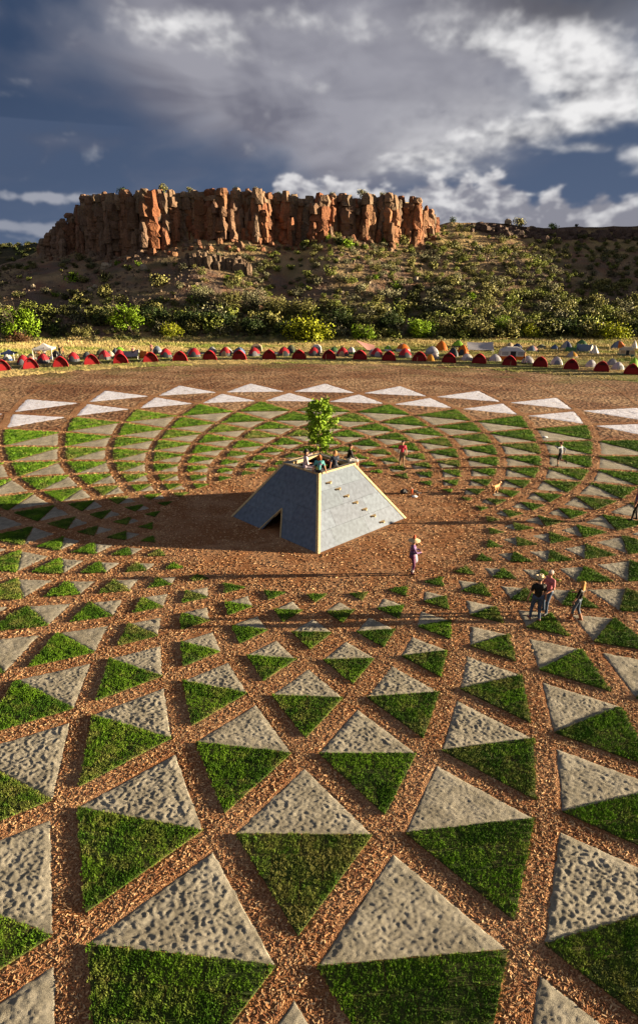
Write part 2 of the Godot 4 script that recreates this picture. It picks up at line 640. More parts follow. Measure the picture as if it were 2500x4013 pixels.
func tuft_mesh(blades: int, spread: float, tall: float, wide: float, seed_: int, bend := 0.5) -> ArrayMesh:
	var r := RandomNumberGenerator.new()
	r.seed = seed_
	var s := Shape.new()
	for i in blades:
		var p := Vector3(r.randf_range(-1, 1), 0, r.randf_range(-1, 1)) * spread
		var a := r.randf() * TAU
		var side := Vector3(cos(a), 0, sin(a)) * wide
		var h := tall * r.randf_range(0.6, 1.25)
		var lean := Vector3(r.randf_range(-1, 1), 0, r.randf_range(-1, 1)) * h * bend
		var k := r.randf_range(0.75, 1.2)
		s.col = Color(k, k, k)
		s.tri(p - side, p + side, p + Vector3.UP * h + lean)
	return s.mesh(M.blade)


func sand_height(x: float, z: float, rough: float) -> float:
	# trodden sand: overlapping footprints with sharp lips
	var wx := x + 0.10 * noise_b.get_noise_2d(x * 2.1, z * 2.1 + 7.0)
	var wz := z + 0.10 * noise_b.get_noise_2d(x * 2.1 + 60.0, z * 2.1)
	var h := 0.017 * pow(1.0 - absf(noise_b.get_noise_2d(wx * 2.3, wz * 3.1)), 3.0) + 0.013 * pow(1.0 - absf(noise_b.get_noise_2d(wx * 4.4 + 40.0, wz * 5.6)), 2.5)
	h += 0.009 * noise_b.get_noise_2d(x * 7.5, z * 7.5)
	return h * rough + 0.012 * noise_b.get_noise_2d(x * 0.9, z * 0.9) + 0.006 * noise_b.get_noise_2d(x * 12.0, z * 12.0)


func bed_sheet(a: Vector2, b: Vector2, d: Vector2, step: float, height: Callable, color: Callable, material: Material) -> ArrayMesh:
	# a triangular bed as a finely divided, uneven surface that dips to the path at its rim
	var n := clampi(int(ceil(maxf((b - a).length(), (d - a).length()) / step)), 3, 100)
	var v := PackedVector3Array()
	var c := PackedColorArray()
	var idx := PackedInt32Array()
	for i in n + 1:
		for k in n + 1 - i:
			var q := a + (b - a) * (float(k) / n) + (d - a) * (float(i) / n)
			var rim := i == 0 or k == 0 or k == n - i
			q += Vector2(noise_b.get_noise_2d(q.x * 3.0, q.y * 3.0), noise_b.get_noise_2d(q.y * 3.0, q.x * 3.0 + 50.0)) * (0.09 if rim else 0.0)
			var inner := minf(minf(i, k), n - i - k) * step
			v.append(Vector3(q.x, -0.004 if rim else lerpf(0.010, float(height.call(q.x, q.y)), clampf(inner / 0.22, 0.0, 1.0)), q.y))
			c.append(color.call(q.x, q.y))
	var row := 0
	for i in n:
		var w := n + 1 - i
		for k in w - 1:
			var p := row + k
			idx.append_array(PackedInt32Array([p, p + w, p + 1]))
			if k < w - 2:
				idx.append_array(PackedInt32Array([p + 1, p + w, p + w + 1]))
		row += w
	# the top must face up whichever way round the corners came
	var f := (v[idx[0]] - v[idx[2]]).cross(v[idx[0]] - v[idx[1]])
	if f.y < 0.0:
		for i in range(0, idx.size(), 3):
			var t := idx[i]
			idx[i] = idx[i + 1]
			idx[i + 1] = t
	return smooth_mesh(v, idx, c, material)


func sand_color(x: float, z: float) -> Color:
	var n := noise_a.get_noise_2d(x * 0.6, z * 0.6 + 9.0)
	var m := noise_a.get_noise_2d(x * 2.6 + 15.0, z * 2.6)
	return Color(0.35, 0.32, 0.245).lerp(Color(0.54, 0.50, 0.40), clampf(0.5 + n * 0.8 + m * 0.9, 0.0, 1.0))


func turf_top(x: float, z: float) -> Color:
	var n := noise_a.get_noise_2d(x * 0.8, z * 0.8)
	return Color(0.055, 0.09, 0.018).lerp(Color(0.15, 0.14, 0.045), clampf(0.3 + n * 1.2, 0.0, 1.0))


func turf_slab(s: Shape, poly: PackedVector2Array, top: float, thick: float) -> void:
	s.slab(poly, Vector3(0, top, 0), Vector3.RIGHT, Vector3.BACK, Vector3.UP, thick)


func build_turf(parent: Node, a: Vector2, b: Vector2, tip: Vector2, dist: float, tufts: Array) -> void:
	# a and b end the straight edge towards the middle, tip points outwards
	var along := (b - a).normalized()
	var up := (tip - a) - along * (tip - a).dot(along)
	up = up.normalized()
	var length := (b - a).length()
	var deep := (tip - a).dot(up)
	var area := length * deep / 2.0
	var row := 0.62
	var col := 1.15
	var shift := rng.randf() * 0.5
	var dry := clampf(rng.randfn(0.18, 0.18), 0.0, 0.6)
	var base: Node3D
	if dist < 27.0:
		base = Node3D.new()
		base.name = "turf_triangle"
		parent.add_child(base, true)
		var tri := PackedVector2Array([a, b, tip])
		var rows := int(ceil(deep / row))
		for i in rows:
			var x := -col + shift + 0.5 * (i % 2)
			while x < length:
				var o := a + up * (i * row) + along * x
				var rect := PackedVector2Array([o, o + along * col, o + along * col + up * row, o + up * row])
				for piece in Geometry2D.intersect_polygons(tri, rect):
					var shrunk := Geometry2D.offset_polygon(piece, -0.012)
					if shrunk.is_empty():
						continue
					var s := Shape.new()
					s.col = turf_top(o.x, o.y)
					turf_slab(s, shrunk[0], 0.05 + rng.randf_range(-0.01, 0.012), 0.06)
					part("sod_slab", s.mesh(M.turf), base)
				x += col
	else:
		var s := Shape.new()
		s.col = turf_top(tip.x, tip.y)
		turf_slab(s, PackedVector2Array([a, b, tip]), 0.05, 0.06)
		base = part("turf_triangle", s.mesh(M.turf), parent)
	var density := 420.0
	var big := 1.0
	var kind := 0
	if dist > 42.0:
		density = 100.0
		big = 2.3
		kind = 2
	elif dist > 27.0:
		density = 220.0
		big = 1.5
		kind = 1
	var at := []
	var tint := []
	for q in scatter_in(a, b, tip, int(area * density)):
		var lx: float = (q - a).dot(along)
		var ly: float = (q - a).dot(up)
		var i := int(ly / row)
		var fy := ly - i * row
		var fx := fposmod(lx - shift - 0.5 * (i % 2), col)
		var seam := minf(minf(fy, row - fy), minf(fx, col - fx))
		var n := noise_a.get_noise_2d(q.x * 1.1, q.y * 1.1) + 0.5 * noise_a.get_noise_2d(q.x * 4.0, q.y * 4.0)
		var patch := noise_b.get_noise_2d(floor((lx - shift - 0.5 * (i % 2)) / col) * 7.3 + a.x, i * 5.1 + a.y)
		var g := Color(0.052, 0.135, 0.006).lerp(Color(0.145, 0.285, 0.014), clampf(0.45 + n * 0.8 + patch * 0.7, 0.0, 1.0))
		g = g.lerp(Color(0.30, 0.27, 0.085), clampf(dry + n * 0.75 - patch * 0.25 - 0.2 + (0.35 if seam < 0.035 else 0.0), 0.0, 0.8))
		var k := rng.randf_range(0.75, 1.2) * big * (0.6 if seam < 0.03 else 1.0)
		var turn := Basis(Vector3.UP, rng.randf() * TAU).scaled(Vector3(k, k * rng.randf_range(0.8, 1.25) / sqrt(big), k))
		at.append(Transform3D(turn, Vector3(q.x, 0.045, q.y)))
		tint.append(g * rng.randf_range(0.8, 1.2))
	many("grass_blades", tufts[kind], at, tint, base)


func build_beds() -> void:
	rng.seed = 77
	var mulch := structure("mulch_ground", disc_mesh(0.0, 31.0, 0.008, 62, 240, M.mulch, mulch_color, 0.8), "orange-brown wood mulch paths between the triangular beds and round the pyramid")
	var tufts := [tuft_mesh(10, 0.045, 0.052, 0.006, 1), tuft_mesh(11, 0.06, 0.038, 0.009, 2), tuft_mesh(11, 0.075, 0.030, 0.013, 3)]
	for k in range(0, 11):
		for jj in N:
			var j := jj + (0.5 if k % 2 else 0.0)
			var p := inset([node_at(k - 1, j), node_at(k, j - 0.5), node_at(k + 1, j), node_at(k, j + 0.5)], PATH * (0.5 if k < 4 else 0.41) * rng.randf_range(0.92, 1.08))
			var mid := flat((p[1] + p[3]) / 2.0)
			if not (seen(mid, 0.02) or seen(flat(p[0]), 0.02) or seen(flat(p[2]), 0.02) or seen(flat(p[1]), 0.02) or seen(flat(p[3]), 0.02)):
				continue
			var dist := mid.distance_to(CAM)
			var step := 0.042 if dist < 24.0 else (0.08 if dist < 34.0 else (0.17 if dist < 46.0 else 0.3))
			if k >= 9:
				part("white_triangle", bed_sheet(p[1], p[3], p[2], 0.3, func(x: float, z: float) -> float: return 0.025 + 0.02 * noise_b.get_noise_2d(x * 3.0, z * 3.0), func(x: float, z: float) -> Color: return Color(0.72, 0.74, 0.84).lerp(Color(0.48, 0.46, 0.50), clampf(noise_a.get_noise_2d(x * 1.4, z * 1.4) * 1.5 - 0.1, 0.0, 1.0)), M.white), mulch)
				if k == 9:
					part("soil_triangle", bed_sheet(p[1], p[3], p[0], 0.5, func(x: float, z: float) -> float: return 0.022 + 0.012 * noise_b.get_noise_2d(x * 2.0, z * 2.0), soil_color, M.soil), mulch)
				continue
			build_turf(mulch, p[1], p[3], p[2], dist, tufts)
			if k > 0:
				var rough := clampf(rng.randfn(1.0, 0.22), 0.6, 1.4)
				part("sand_triangle", bed_sheet(p[1], p[3], p[0], step, func(x: float, z: float) -> float: return 0.020 + 0.72 * sand_height(x, z, rough), sand_color, M.sand), mulch)
	# the same paths go on over the soil, worn thinner outwards
	for k in range(8, 13):
		for jj in N:
			var j := jj + (0.5 if k % 2 == 0 else 0.0)
			for side in [-0.5, 0.5]:
				var a := node_at(k, j)
				var b := node_at(k + 1, j + side)
				if not (seen(flat(a), 0.03) or seen(flat(b), 0.03)) or a.y > 0.0:
					continue
				var w: float = [0.72, 0.72, 0.55, 0.42, 0.36][k - 8]
				var e := (b - a).orthogonal().normalized()
				var s := PackedVector3Array()
				var c := PackedColorArray()
				var idx := PackedInt32Array()
				for i in 9:
					var q := a.lerp(b, i / 8.0)
					for t in [-1.0, 1.0]:
						var wob := 1.0 + 0.45 * noise_b.get_noise_2d(q.x * 1.3 + t * 9.0, q.y * 1.3)
						var at: Vector2 = q + e * t * w * 0.5 * wob
						s.append(Vector3(at.x, 0.013 + 0.0012 * ((jj * 2 + (0 if side < 0.0 else 1)) % 2) + 0.0003 * k, at.y))
						c.append(mulch_color(at.x, at.y).lerp(soil_color(at.x, at.y), [0.1, 0.2, 0.45, 0.6, 0.7][k - 8]))
				for i in 8:
					var z := i * 2
					idx.append_array(PackedInt32Array([z, z + 1, z + 2, z + 1, z + 3, z + 2]))
				if (s[0] - s[2]).cross(s[0] - s[1]).y < 0.0:
					for i in range(0, idx.size(), 3):
						var t2 := idx[i]
						idx[i] = idx[i + 1]
						idx[i + 1] = t2
				part("path_strip", smooth_mesh(s, idx, c, M.mulch), mulch)


func build_ground_litter() -> void:
	rng.seed = 505
	# loose chips on the paths and the plaza, thinning out with distance
	var s := Shape.new()
	s.hull_box([Vector3(-0.5, 0, -0.1), Vector3(0.45, 0.05, -0.14), Vector3(0.5, 0.02, 0.1), Vector3(-0.42, 0, 0.13), Vector3(-0.48, 0.09, -0.08), Vector3(0.42, 0.13, -0.1), Vector3(0.46, 0.1, 0.08), Vector3(-0.4, 0.08, 0.1)])
	var chip := s.mesh(M.chip)
	var at := []
	var tint := []
	var place := func(q: Vector2, size: float) -> void:
		var l := size * rng.randf_range(0.5, 1.5)
		var b := Basis(Vector3.UP, rng.randf() * TAU) * Basis(Vector3.RIGHT, rng.randfn(0.0, 0.35)) * Basis(Vector3.BACK, rng.randfn(0.0, 0.25))
		at.append(Transform3D(b.scaled_local(Vector3(l, l * 0.8, l * rng.randf_range(0.6, 1.6))), Vector3(q.x, 0.012, q.y)))
		var c := Color(0.40, 0.195, 0.08).lerp(Color(0.52, 0.36, 0.20), rng.randf())
		if rng.randf() < 0.3:
			c = Color(0.20, 0.085, 0.04)
		tint.append(c * rng.randf_range(0.65, 1.15))
	for k in range(-1, 9):
		for jj in N:
			var j := jj + (0.5 if k % 2 == 0 else 0.0)
			for side in [-0.5, 0.5]:
				var a := node_at(k, j)
				var b := node_at(k + 1, j + side)
				var m := flat((a + b) / 2.0)
				if not (seen(flat(a), 0.02) or seen(flat(b), 0.02) or seen(m, 0.02)):
					continue
				var d := m.distance_to(CAM)
				var dens := 300.0 if d < 24.0 else (150.0 if d < 34.0 else 38.0)
				var size := 0.07 if d < 24.0 else (0.088 if d < 34.0 else 0.13)
				var e := (b - a).orthogonal().normalized()
				for i in int(a.distance_to(b) * PATH * dens):
					place.call(a.lerp(b, rng.randf()) + e * rng.randf_range(-0.5, 0.5) * PATH * (0.92 if k < 4 else 0.74), size)
	for i in 16000:
		var r := sqrt(rng.randf()) * 9.0
		var t := rng.randf() * TAU
		if absf(sin(t) * r) + absf(cos(t) * r) > 4.9:
			place.call(Vector2(sin(t), cos(t)) * r, 0.10)
	tag(many("wood_chips", chip, at, tint, self), "loose orange wood chips scattered along the mulch paths", "wood chips")
	# straw on the bare soil
	var st := Shape.new()
	st.tri(Vector3(-0.5, 0.02, -0.03), Vector3(0.5, 0.06, 0.0), Vector3(-0.4, 0.05, 0.04))
	st.tri(Vector3(-0.5, 0.02, -0.03), Vector3(-0.4, 0.05, 0.04), Vector3(0.5, 0.06, 0.0))
	at = []
	tint = []
	for i in 60000:
		var p := Vector2(rng.randf_range(-48, 48), rng.randf_range(-60, -2))
		if p.length() < 30.0 or p.length() > 60.0 or not seen(flat(p), 0.01):
			continue
		var l := rng.randf_range(0.15, 0.4)
		at.append(Transform3D(Basis(Vector3.UP, rng.randf() * TAU).scaled_local(Vector3(l, l, l * 2.0)), Vector3(p.x, 0.012, p.y)))
		tint.append(Color(0.55, 0.42, 0.24).lerp(Color(0.20, 0.10, 0.05), rng.randf()))
	tag(many("straw", st.mesh(M.chip), at, tint, self), "short straw and stubble lying on the brown soil", "straw")
	# dry and green grass of the meadow round the tents
	var tuft := tuft_mesh(14, 0.22, 0.24, 0.02, 8, 0.7)
	at = []
	tint = []
	for i in 60000:
		var p := Vector2(rng.randf_range(-68, 72), rng.randf_range(-112, -30))
		var r := p.length() + 2.0 * noise_a.get_noise_2d(p.x * 0.3, p.y * 0.3)
		if r < 60.5 or not seen(flat(p), 0.01):
			continue
		if p.y < foot_z(p.x) - 2.0:
			continue
		var n := noise_a.get_noise_2d(p.x * 0.05 + 12.0, p.y * 0.13)
		var wild := smoothstep(78.0, 92.0, r)
		var c := Color(0.52, 0.41, 0.18).lerp(Color(0.23, 0.28, 0.055), clampf(0.36 + n * 1.8 + rng.randfn(0.0, 0.22) - wild * 0.2, 0.0, 1.0))
		var k := rng.randf_range(0.5, 1.1) * (1.0 + wild * 1.4) * (0.55 if r > 61.5 and r < 78.0 else 1.0)
		at.append(Transform3D(Basis(Vector3.UP, rng.randf() * TAU).scaled_local(Vector3(k * 1.3, k, k * 1.3)), Vector3(p.x, hill(p.x, p.y), p.y)))
		tint.append(c * rng.randf_range(0.75, 1.2))
	tag(many("meadow_grass", tuft, at, tint, self), "dry yellow and green meadow grass round the tents", "grass")


# ---------------------------------------------------------------- mesa and hillside

# along the foot of the cliff: x, z, height at the foot, height of the rim
const CLIFF := [[-230.0, -200.0, 2.0, 2.0], [-150.0, -188.0, 5.0, 5.0], [-118.0, -176.0, 9.0, 9.0], [-94.5, -166.0, 13.6, 13.8], [-86.0, -167.0, 16.0, 17.0], [-79.6, -168.0, 16.9, 21.6], [-75.8, -165.0, 17.0, 23.6], [-71.8, -162.0, 17.0, 26.3], [-66.3, -157.4, 17.0, 29.2], [-62.8, -154.3, 17.0, 30.4], [-55.6, -149.4, 16.5, 30.5], [-51.4, -146.6, 16.7, 30.7], [-43.8, -142.4, 17.2, 30.6], [-36.1, -145.2, 18.9, 31.0], [-28.9, -147.1, 21.3, 31.3], [-22.6, -148.8, 21.4, 31.5], [-17.3, -150.2, 20.8, 31.5], [-12.0, -151.5, 20.0, 31.2], [-7.6, -152.6, 19.4, 31.2], [-0.9, -154.3, 21.4, 31.2], [3.6, -155.4, 22.5, 31.0], [10.4, -157.0, 22.0, 31.2], [15.1, -158.1, 20.8, 31.5], [19.8, -159.2, 20.4, 31.3], [24.7, -162.0, 20.4, 31.2], [27.6, -165.3, 20.8, 30.6], [29.8, -167.8, 21.8, 29.4], [31.4, -169.5, 22.6, 28.0], [33.4, -172.0, 23.6, 25.6], [36.3, -181.0, 25.6, 26.8], [39.4, -182.0, 26.3, 27.6], [45.8, -182.0, 25.6, 27.3], [52.3, -182.0, 24.6, 27.6], [61.6, -182.0, 23.6, 26.6], [69.5, -182.0, 23.2, 26.0], [77.3, -182.0, 23.4, 26.4], [97.0, -182.0, 23.5, 26.6], [118.0, -182.0, 24.5, 28.0], [260.0, -190.0, 26.0, 30.0]]


func foot_z(x: float) -> float:
	return -91.5 - 0.115 * clampf(x, -75.0, 75.0) + 1.5 * noise_b.get_noise_2d(x * 0.06, 2.0)


func cliff_at(x: float) -> Array:
	for i in range(1, CLIFF.size()):
		if x <= CLIFF[i][0]:
			var t: float = clampf((x - CLIFF[i - 1][0]) / (CLIFF[i][0] - CLIFF[i - 1][0]), 0.0, 1.0)
			return [lerpf(CLIFF[i - 1][1], CLIFF[i][1], t), lerpf(CLIFF[i - 1][2], CLIFF[i][2], t), lerpf(CLIFF[i - 1][3], CLIFF[i][3], t)]
	return [CLIFF[-1][1], CLIFF[-1][2], CLIFF[-1][3]]


func hill(x: float, z: float) -> float:
	var zf := foot_z(x)
	if z >= zf:
		return 0.0
	var c := cliff_at(x)
	var h := 0.0
	if z > c[0]:
		var t: float = (zf - z) / (zf - c[0])
		h = c[1] * pow(t, 1.15)
		var bump := sin(clampf(t, 0.0, 1.0) * PI)
		h += bump * (1.4 * noise_b.get_noise_2d(x * 0.03, z * 0.03) + 0.9 * (noise_ridge.get_noise_2d(x * 0.028, z * 0.012) - 0.2) + 0.5 * noise_a.get_noise_2d(x * 0.2, z * 0.2))
	else:
		var s := smoothstep(0.0, 1.8, c[0] - z)
		h = lerpf(c[1], c[2] - 0.5, s) - 0.035 * maxf(0.0, c[0] - z - 4.0) + 0.35 * noise_a.get_noise_2d(x * 0.15, z * 0.15) * s
	# unseen rise added beyond the right edge to shade that flank
	h += 13.0 * exp(-pow((x - 172.0) / 38.0, 2.0)) * smoothstep(-100.0, -128.0, z) * (1.0 - 0.6 * smoothstep(-200.0, -300.0, z))
	return maxf(h, 0.0)


func slope_color(x: float, z: float, h: float, steep: float) -> Color:
	var n := noise_a.get_noise_2d(x * 0.05, z * 0.05 + 5.0)
	var m := noise_a.get_noise_2d(x * 0.22 + 8.0, z * 0.22)
	var c := Color(0.27, 0.145, 0.088).lerp(Color(0.46, 0.33, 0.17), clampf(0.45 + n * 1.3 + m * 0.6, 0.0, 1.0))
	c = c.lerp(Color(0.15, 0.125, 0.105), clampf(0.1 + m * 1.4 - n, 0.0, 0.7))
	c = c.lerp(Color(0.10, 0.10, 0.035), clampf(noise_a.get_noise_2d(x * 0.09, z * 0.09 + 90.0) * 1.6, 0.0, 0.55))
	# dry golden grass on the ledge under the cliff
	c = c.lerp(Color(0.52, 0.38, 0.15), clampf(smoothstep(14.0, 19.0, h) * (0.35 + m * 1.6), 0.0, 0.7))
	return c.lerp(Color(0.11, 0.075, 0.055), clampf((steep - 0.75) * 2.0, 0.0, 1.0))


func build_mesa() -> void:
	rng.seed = 901
	var v := PackedVector3Array()
	var c := PackedColorArray()
	var idx := PackedInt32Array()
	var xs := [-330.0, -270.0, -220.0, -190.0]
	for i in 250:
		xs.append(-170.0 + i * 1.6)
	xs.append_array([240.0, 270.0, 320.0])
	var zs := []
	for i in 108:
		zs.append(-78.0 - i * 1.6)
	zs.append_array([-262.0, -290.0, -340.0])
	var w := xs.size()
	for z in zs:
		for x in xs:
			v.append(Vector3(x, hill(x, z) - 0.12, z))
	for i in zs.size():
		for k in w:
			var p := v[i * w + k]
			var q := v[maxi(i - 1, 0) * w + k]
			var e := v[i * w + maxi(k - 1, 0)]
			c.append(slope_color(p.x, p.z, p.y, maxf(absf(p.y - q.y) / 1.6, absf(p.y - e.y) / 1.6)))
	for i in zs.size() - 1:
		for k in w - 1:
			var a := i * w + k
			idx.append_array(PackedInt32Array([a, a + w, a + 1, a + 1, a + w, a + w + 1]))
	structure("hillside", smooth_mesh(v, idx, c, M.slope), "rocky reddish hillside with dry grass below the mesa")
	build_far_hill()
	build_cliff()
	build_rocks()


func build_far_hill() -> void:
	var v := PackedVector3Array()
	var c := PackedColorArray()
	var idx := PackedInt32Array()
	for i in 14:
		for k in 61:
			var x := -330.0 + k * 4.0
			var z := -300.0 - i * 5.0
			var t := sin(i / 13.0 * PI)
			v.append(Vector3(x, t * (25.0 + (x + 160.0) * 0.07 + 1.2 * noise_a.get_noise_2d(x * 0.03, z * 0.03)) - 1.0, z))
			c.append(Color(0.085, 0.075, 0.045).lerp(Color(0.05, 0.06, 0.025), clampf(0.5 + noise_a.get_noise_2d(x * 0.1, z * 0.1) * 2.0, 0.0, 1.0)))
	for i in 13:
		for k in 60:
			var a := i * 61 + k
			idx.append_array(PackedInt32Array([a, a + 61, a + 1, a + 1, a + 61, a + 62]))
	structure("far_hill", smooth_mesh(v, idx, c, M.slope), "dark scrub hill far behind the left flank of the mesa")


func stone(s: Shape, at: Vector3, size: Vector3, turn: float, r: RandomNumberGenerator, sides := 7, tint := Color.WHITE) -> void:
	# an angular block: two uneven rings and a roof
	var rings := []
	for i in 3:
		var y: float = [0.0, r.randf_range(0.35, 0.65), 1.0][i]
		var k: float = [r.randf_range(0.9, 1.05), r.randf_range(0.92, 1.08), r.randf_range(0.5, 0.82)][i]
		var ring := []
		for n in sides:
			var a := TAU * n / sides + turn + r.randf_range(-0.25, 0.25)
			var q := k * r.randf_range(0.8, 1.12)
			ring.append(at + Vector3(cos(a) * size.x * q, (y + r.randf_range(-0.06, 0.06)) * size.y, sin(a) * size.z * q))
		rings.append(ring)
	var mid := at + Vector3(0, size.y * 0.5, 0)
	for i in 2:
		for n in sides:
			var e := r.randf_range(0.85, 1.12)
			s.col = Color(tint.r * e, tint.g * e, tint.b * e)
			s.quad_from(rings[i][n], rings[i][(n + 1) % sides], rings[i + 1][(n + 1) % sides], rings[i + 1][n], mid)
	for n in sides:
		s.tri_from(rings[2][n], rings[2][(n + 1) % sides], at + Vector3(0, size.y * r.randf_range(0.98, 1.06), 0), mid)


func rock_tint(x: float, r: RandomNumberGenerator) -> Color:
	var rust := Color(0.235, 0.08, 0.035)
	var tan := Color(0.24, 0.155, 0.085)
	var grey := Color(0.165, 0.138, 0.112)
	var c := rust.lerp(tan, r.randf() * 0.6)
	var grey_share := 0.85 if x < -46.0 else (0.3 if r.randf() < 0.6 else 0.85)
	c = c.lerp(grey, grey_share * r.randf_range(0.5, 1.0))
	return c * r.randf_range(0.75, 1.15)


func build_cliff() -> void:
	var root := Node3D.new()
	root.name = "mesa_cliff"
	add_child(root)
	tag(root, "", "", "", "structure")
	var r := RandomNumberGenerator.new()
	r.seed = 4242
	var x := -83.0
	while x < 33.5:
		var c := cliff_at(x)
		var z0: float = c[0]
		var wide := r.randf_range(0.9, 2.1)
		var low: float = c[1] - 2.5
		var high: float = c[2] + r.randf_range(-0.9, 0.35)
		if r.randf() < 0.12:
			high -= r.randf_range(1.0, 3.0)
		var jut := r.randf_range(-0.9, 1.6) + 2.6 * noise_b.get_noise_2d(x * 0.17, 7.0)
		var s := Shape.new()
		var tint := rock_tint(x, r)
		var y := low
		var lean := Vector3(r.randf_range(-0.5, 0.5), 0, r.randf_range(-0.3, 0.5))
		while y < high - 0.4:
			var tall := minf(r.randf_range(0.9, 3.6), high - y)
			var f := (y - low) / (high - low)
			var k := lerpf(1.18, 0.88, f) * r.randf_range(0.86, 1.1)
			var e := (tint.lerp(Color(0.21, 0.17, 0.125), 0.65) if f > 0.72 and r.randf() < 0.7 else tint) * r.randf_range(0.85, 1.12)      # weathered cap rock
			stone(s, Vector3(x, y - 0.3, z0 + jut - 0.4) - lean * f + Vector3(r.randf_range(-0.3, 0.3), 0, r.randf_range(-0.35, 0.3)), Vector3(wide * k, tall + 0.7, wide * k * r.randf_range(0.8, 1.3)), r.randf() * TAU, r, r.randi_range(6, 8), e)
			y += tall
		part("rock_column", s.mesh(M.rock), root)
		# broken pillars and fallen blocks leaning against the foot
		if r.randf() < 0.55:
			var s2 := Shape.new()
			var h2: float = (c[2] - c[1]) * r.randf_range(0.15, 0.62)
			var t2 := rock_tint(x, r)
			var p := Vector3(x + r.randf_range(-1.0, 1.0), c[1] - 1.5, z0 + jut + r.randf_range(0.9, 2.2))
			var yy := 0.0
			while yy < h2:
				var tall2 := r.randf_range(1.0, 2.6)
				stone(s2, p + Vector3(r.randf_range(-0.2, 0.2), yy, r.randf_range(-0.2, 0.1)), Vector3(1, 0, 1) * r.randf_range(0.6, 1.2) + Vector3.UP * (tall2 + 0.5), r.randf() * TAU, r, 6, t2)
				yy += tall2
			part("rock_pillar", s2.mesh(M.rock), root)
		x += wide * r.randf_range(0.5, 0.85)
	# loose blocks below
	for i in 110:
		var bx := r.randf_range(-82.0, 33.0)
		var cc := cliff_at(bx)
		var bz: float = cc[0] + r.randf_range(1.5, 9.0)
		var s3 := Shape.new()
		var k3 := r.randf_range(0.3, 1.15)
		stone(s3, Vector3(bx, hill(bx, bz) - 0.35 * k3, bz), Vector3(k3, k3 * r.randf_range(0.9, 1.8), k3 * r.randf_range(0.7, 1.2)), r.randf() * TAU, r, 6, rock_tint(bx, r))
		part("fallen_block", s3.mesh(M.rock), root)


func build_rocks() -> void:
	var r := RandomNumberGenerator.new()
	r.seed = 31
	# dark broken rocks along the rim of the right-hand ridge
	var root := Node3D.new()
	root.name = "ridge_outcrop"
	add_child(root)
	tag(root, "", "", "", "structure")
	for i in 230:
		var x := r.randf_range(44.0, 104.0)
		if i % 3 == 0:
			x = r.randf_range(48.0, 64.0)
		var c := cliff_at(x)
		var z: float = c[0] + r.randf_range(-1.6, 8.0) * r.randf_range(0.1, 1.0)
		var k := r.randf_range(0.45, 1.35)
		var s := Shape.new()
		stone(s, Vector3(x, hill(x, z) - 0.4 * k, z), Vector3(k * r.randf_range(0.8, 1.7), k * r.randf_range(0.9, 2.2), k), r.randf() * TAU, r, 6, Color(0.095, 0.07, 0.06) * r.randf_range(0.7, 1.4))
		part("ridge_rock", s.mesh(M.rock), root)
	# a weathered rock step halfway up the left slope
	var step := Node3D.new()
	step.name = "rock_step"
	add_child(step)
	tag(step, "", "", "", "structure")
	for i in 60:
		var x2 := -34.0 + 17.0 * (i / 60.0) + r.randf_range(-0.5, 0.5)
		var z2 := -127.5 + r.randf_range(-1.6, 1.6) - 0.08 * (x2 + 34.0)
		var s2 := Shape.new()
		var k2 := r.randf_range(0.6, 1.2)
		stone(s2, Vector3(x2, hill(x2, z2) - 0.6, z2), Vector3(k2, r.randf_range(1.6, 3.4), k2), r.randf() * TAU, r, 6, Color(0.16, 0.12, 0.09) * r.randf_range(0.8, 1.2))
		part("step_rock", s2.mesh(M.rock), step)
	for b in BOULDERS:
		var s3 := Shape.new()
		var k3: float = b[2]
		stone(s3, Vector3(0, -0.25 * k3, 0), Vector3(k3, k3 * 1.35, k3 * 0.8), r.randf() * TAU, r, 6, Color(0.33, 0.29, 0.225) * r.randf_range(0.8, 1.1))
		single("boulder", s3.mesh(M.rock), b[3], "boulder", Vector3(b[0], hill(b[0], b[1]), b[1]), 0.0, "boulders on the slope")
	# scree too small to count
	var s4 := Shape.new()
	stone(s4, Vector3.ZERO, Vector3(0.5, 0.6, 0.4), 0.3, r, 5)
	var at := []
	var tint := []
	for i in 9000:
		var x4 := r.randf_range(-95.0, 100.0)
		var z4 := r.randf_range(-165.0, -93.0)
		var cl := cliff_at(x4)
		if z4 < cl[0] or z4 > foot_z(x4) or noise_a.get_noise_2d(x4 * 0.06, z4 * 0.06 + 44.0) < 0.02 * r.randf_range(-6.0, 6.0) or not seen(Vector3(x4, 8, z4), 0.0):
			continue
		var k4 := r.randf_range(0.2, 0.75)
		at.append(Transform3D(Basis(Vector3.UP, r.randf() * TAU).scaled_local(Vector3(k4 * 1.3, k4, k4)), Vector3(x4, hill(x4, z4) - 0.15, z4)))
		tint.append(Color(0.17, 0.13, 0.10).lerp(Color(0.30, 0.25, 0.19), r.randf() * r.randf()) * r.randf_range(0.7, 1.2))
	tag(many("scree", s4.mesh(M.rock), at, tint, self), "small loose stones strewn over the slope below the cliff", "stones")


# ---------------------------------------------------------------- vegetation

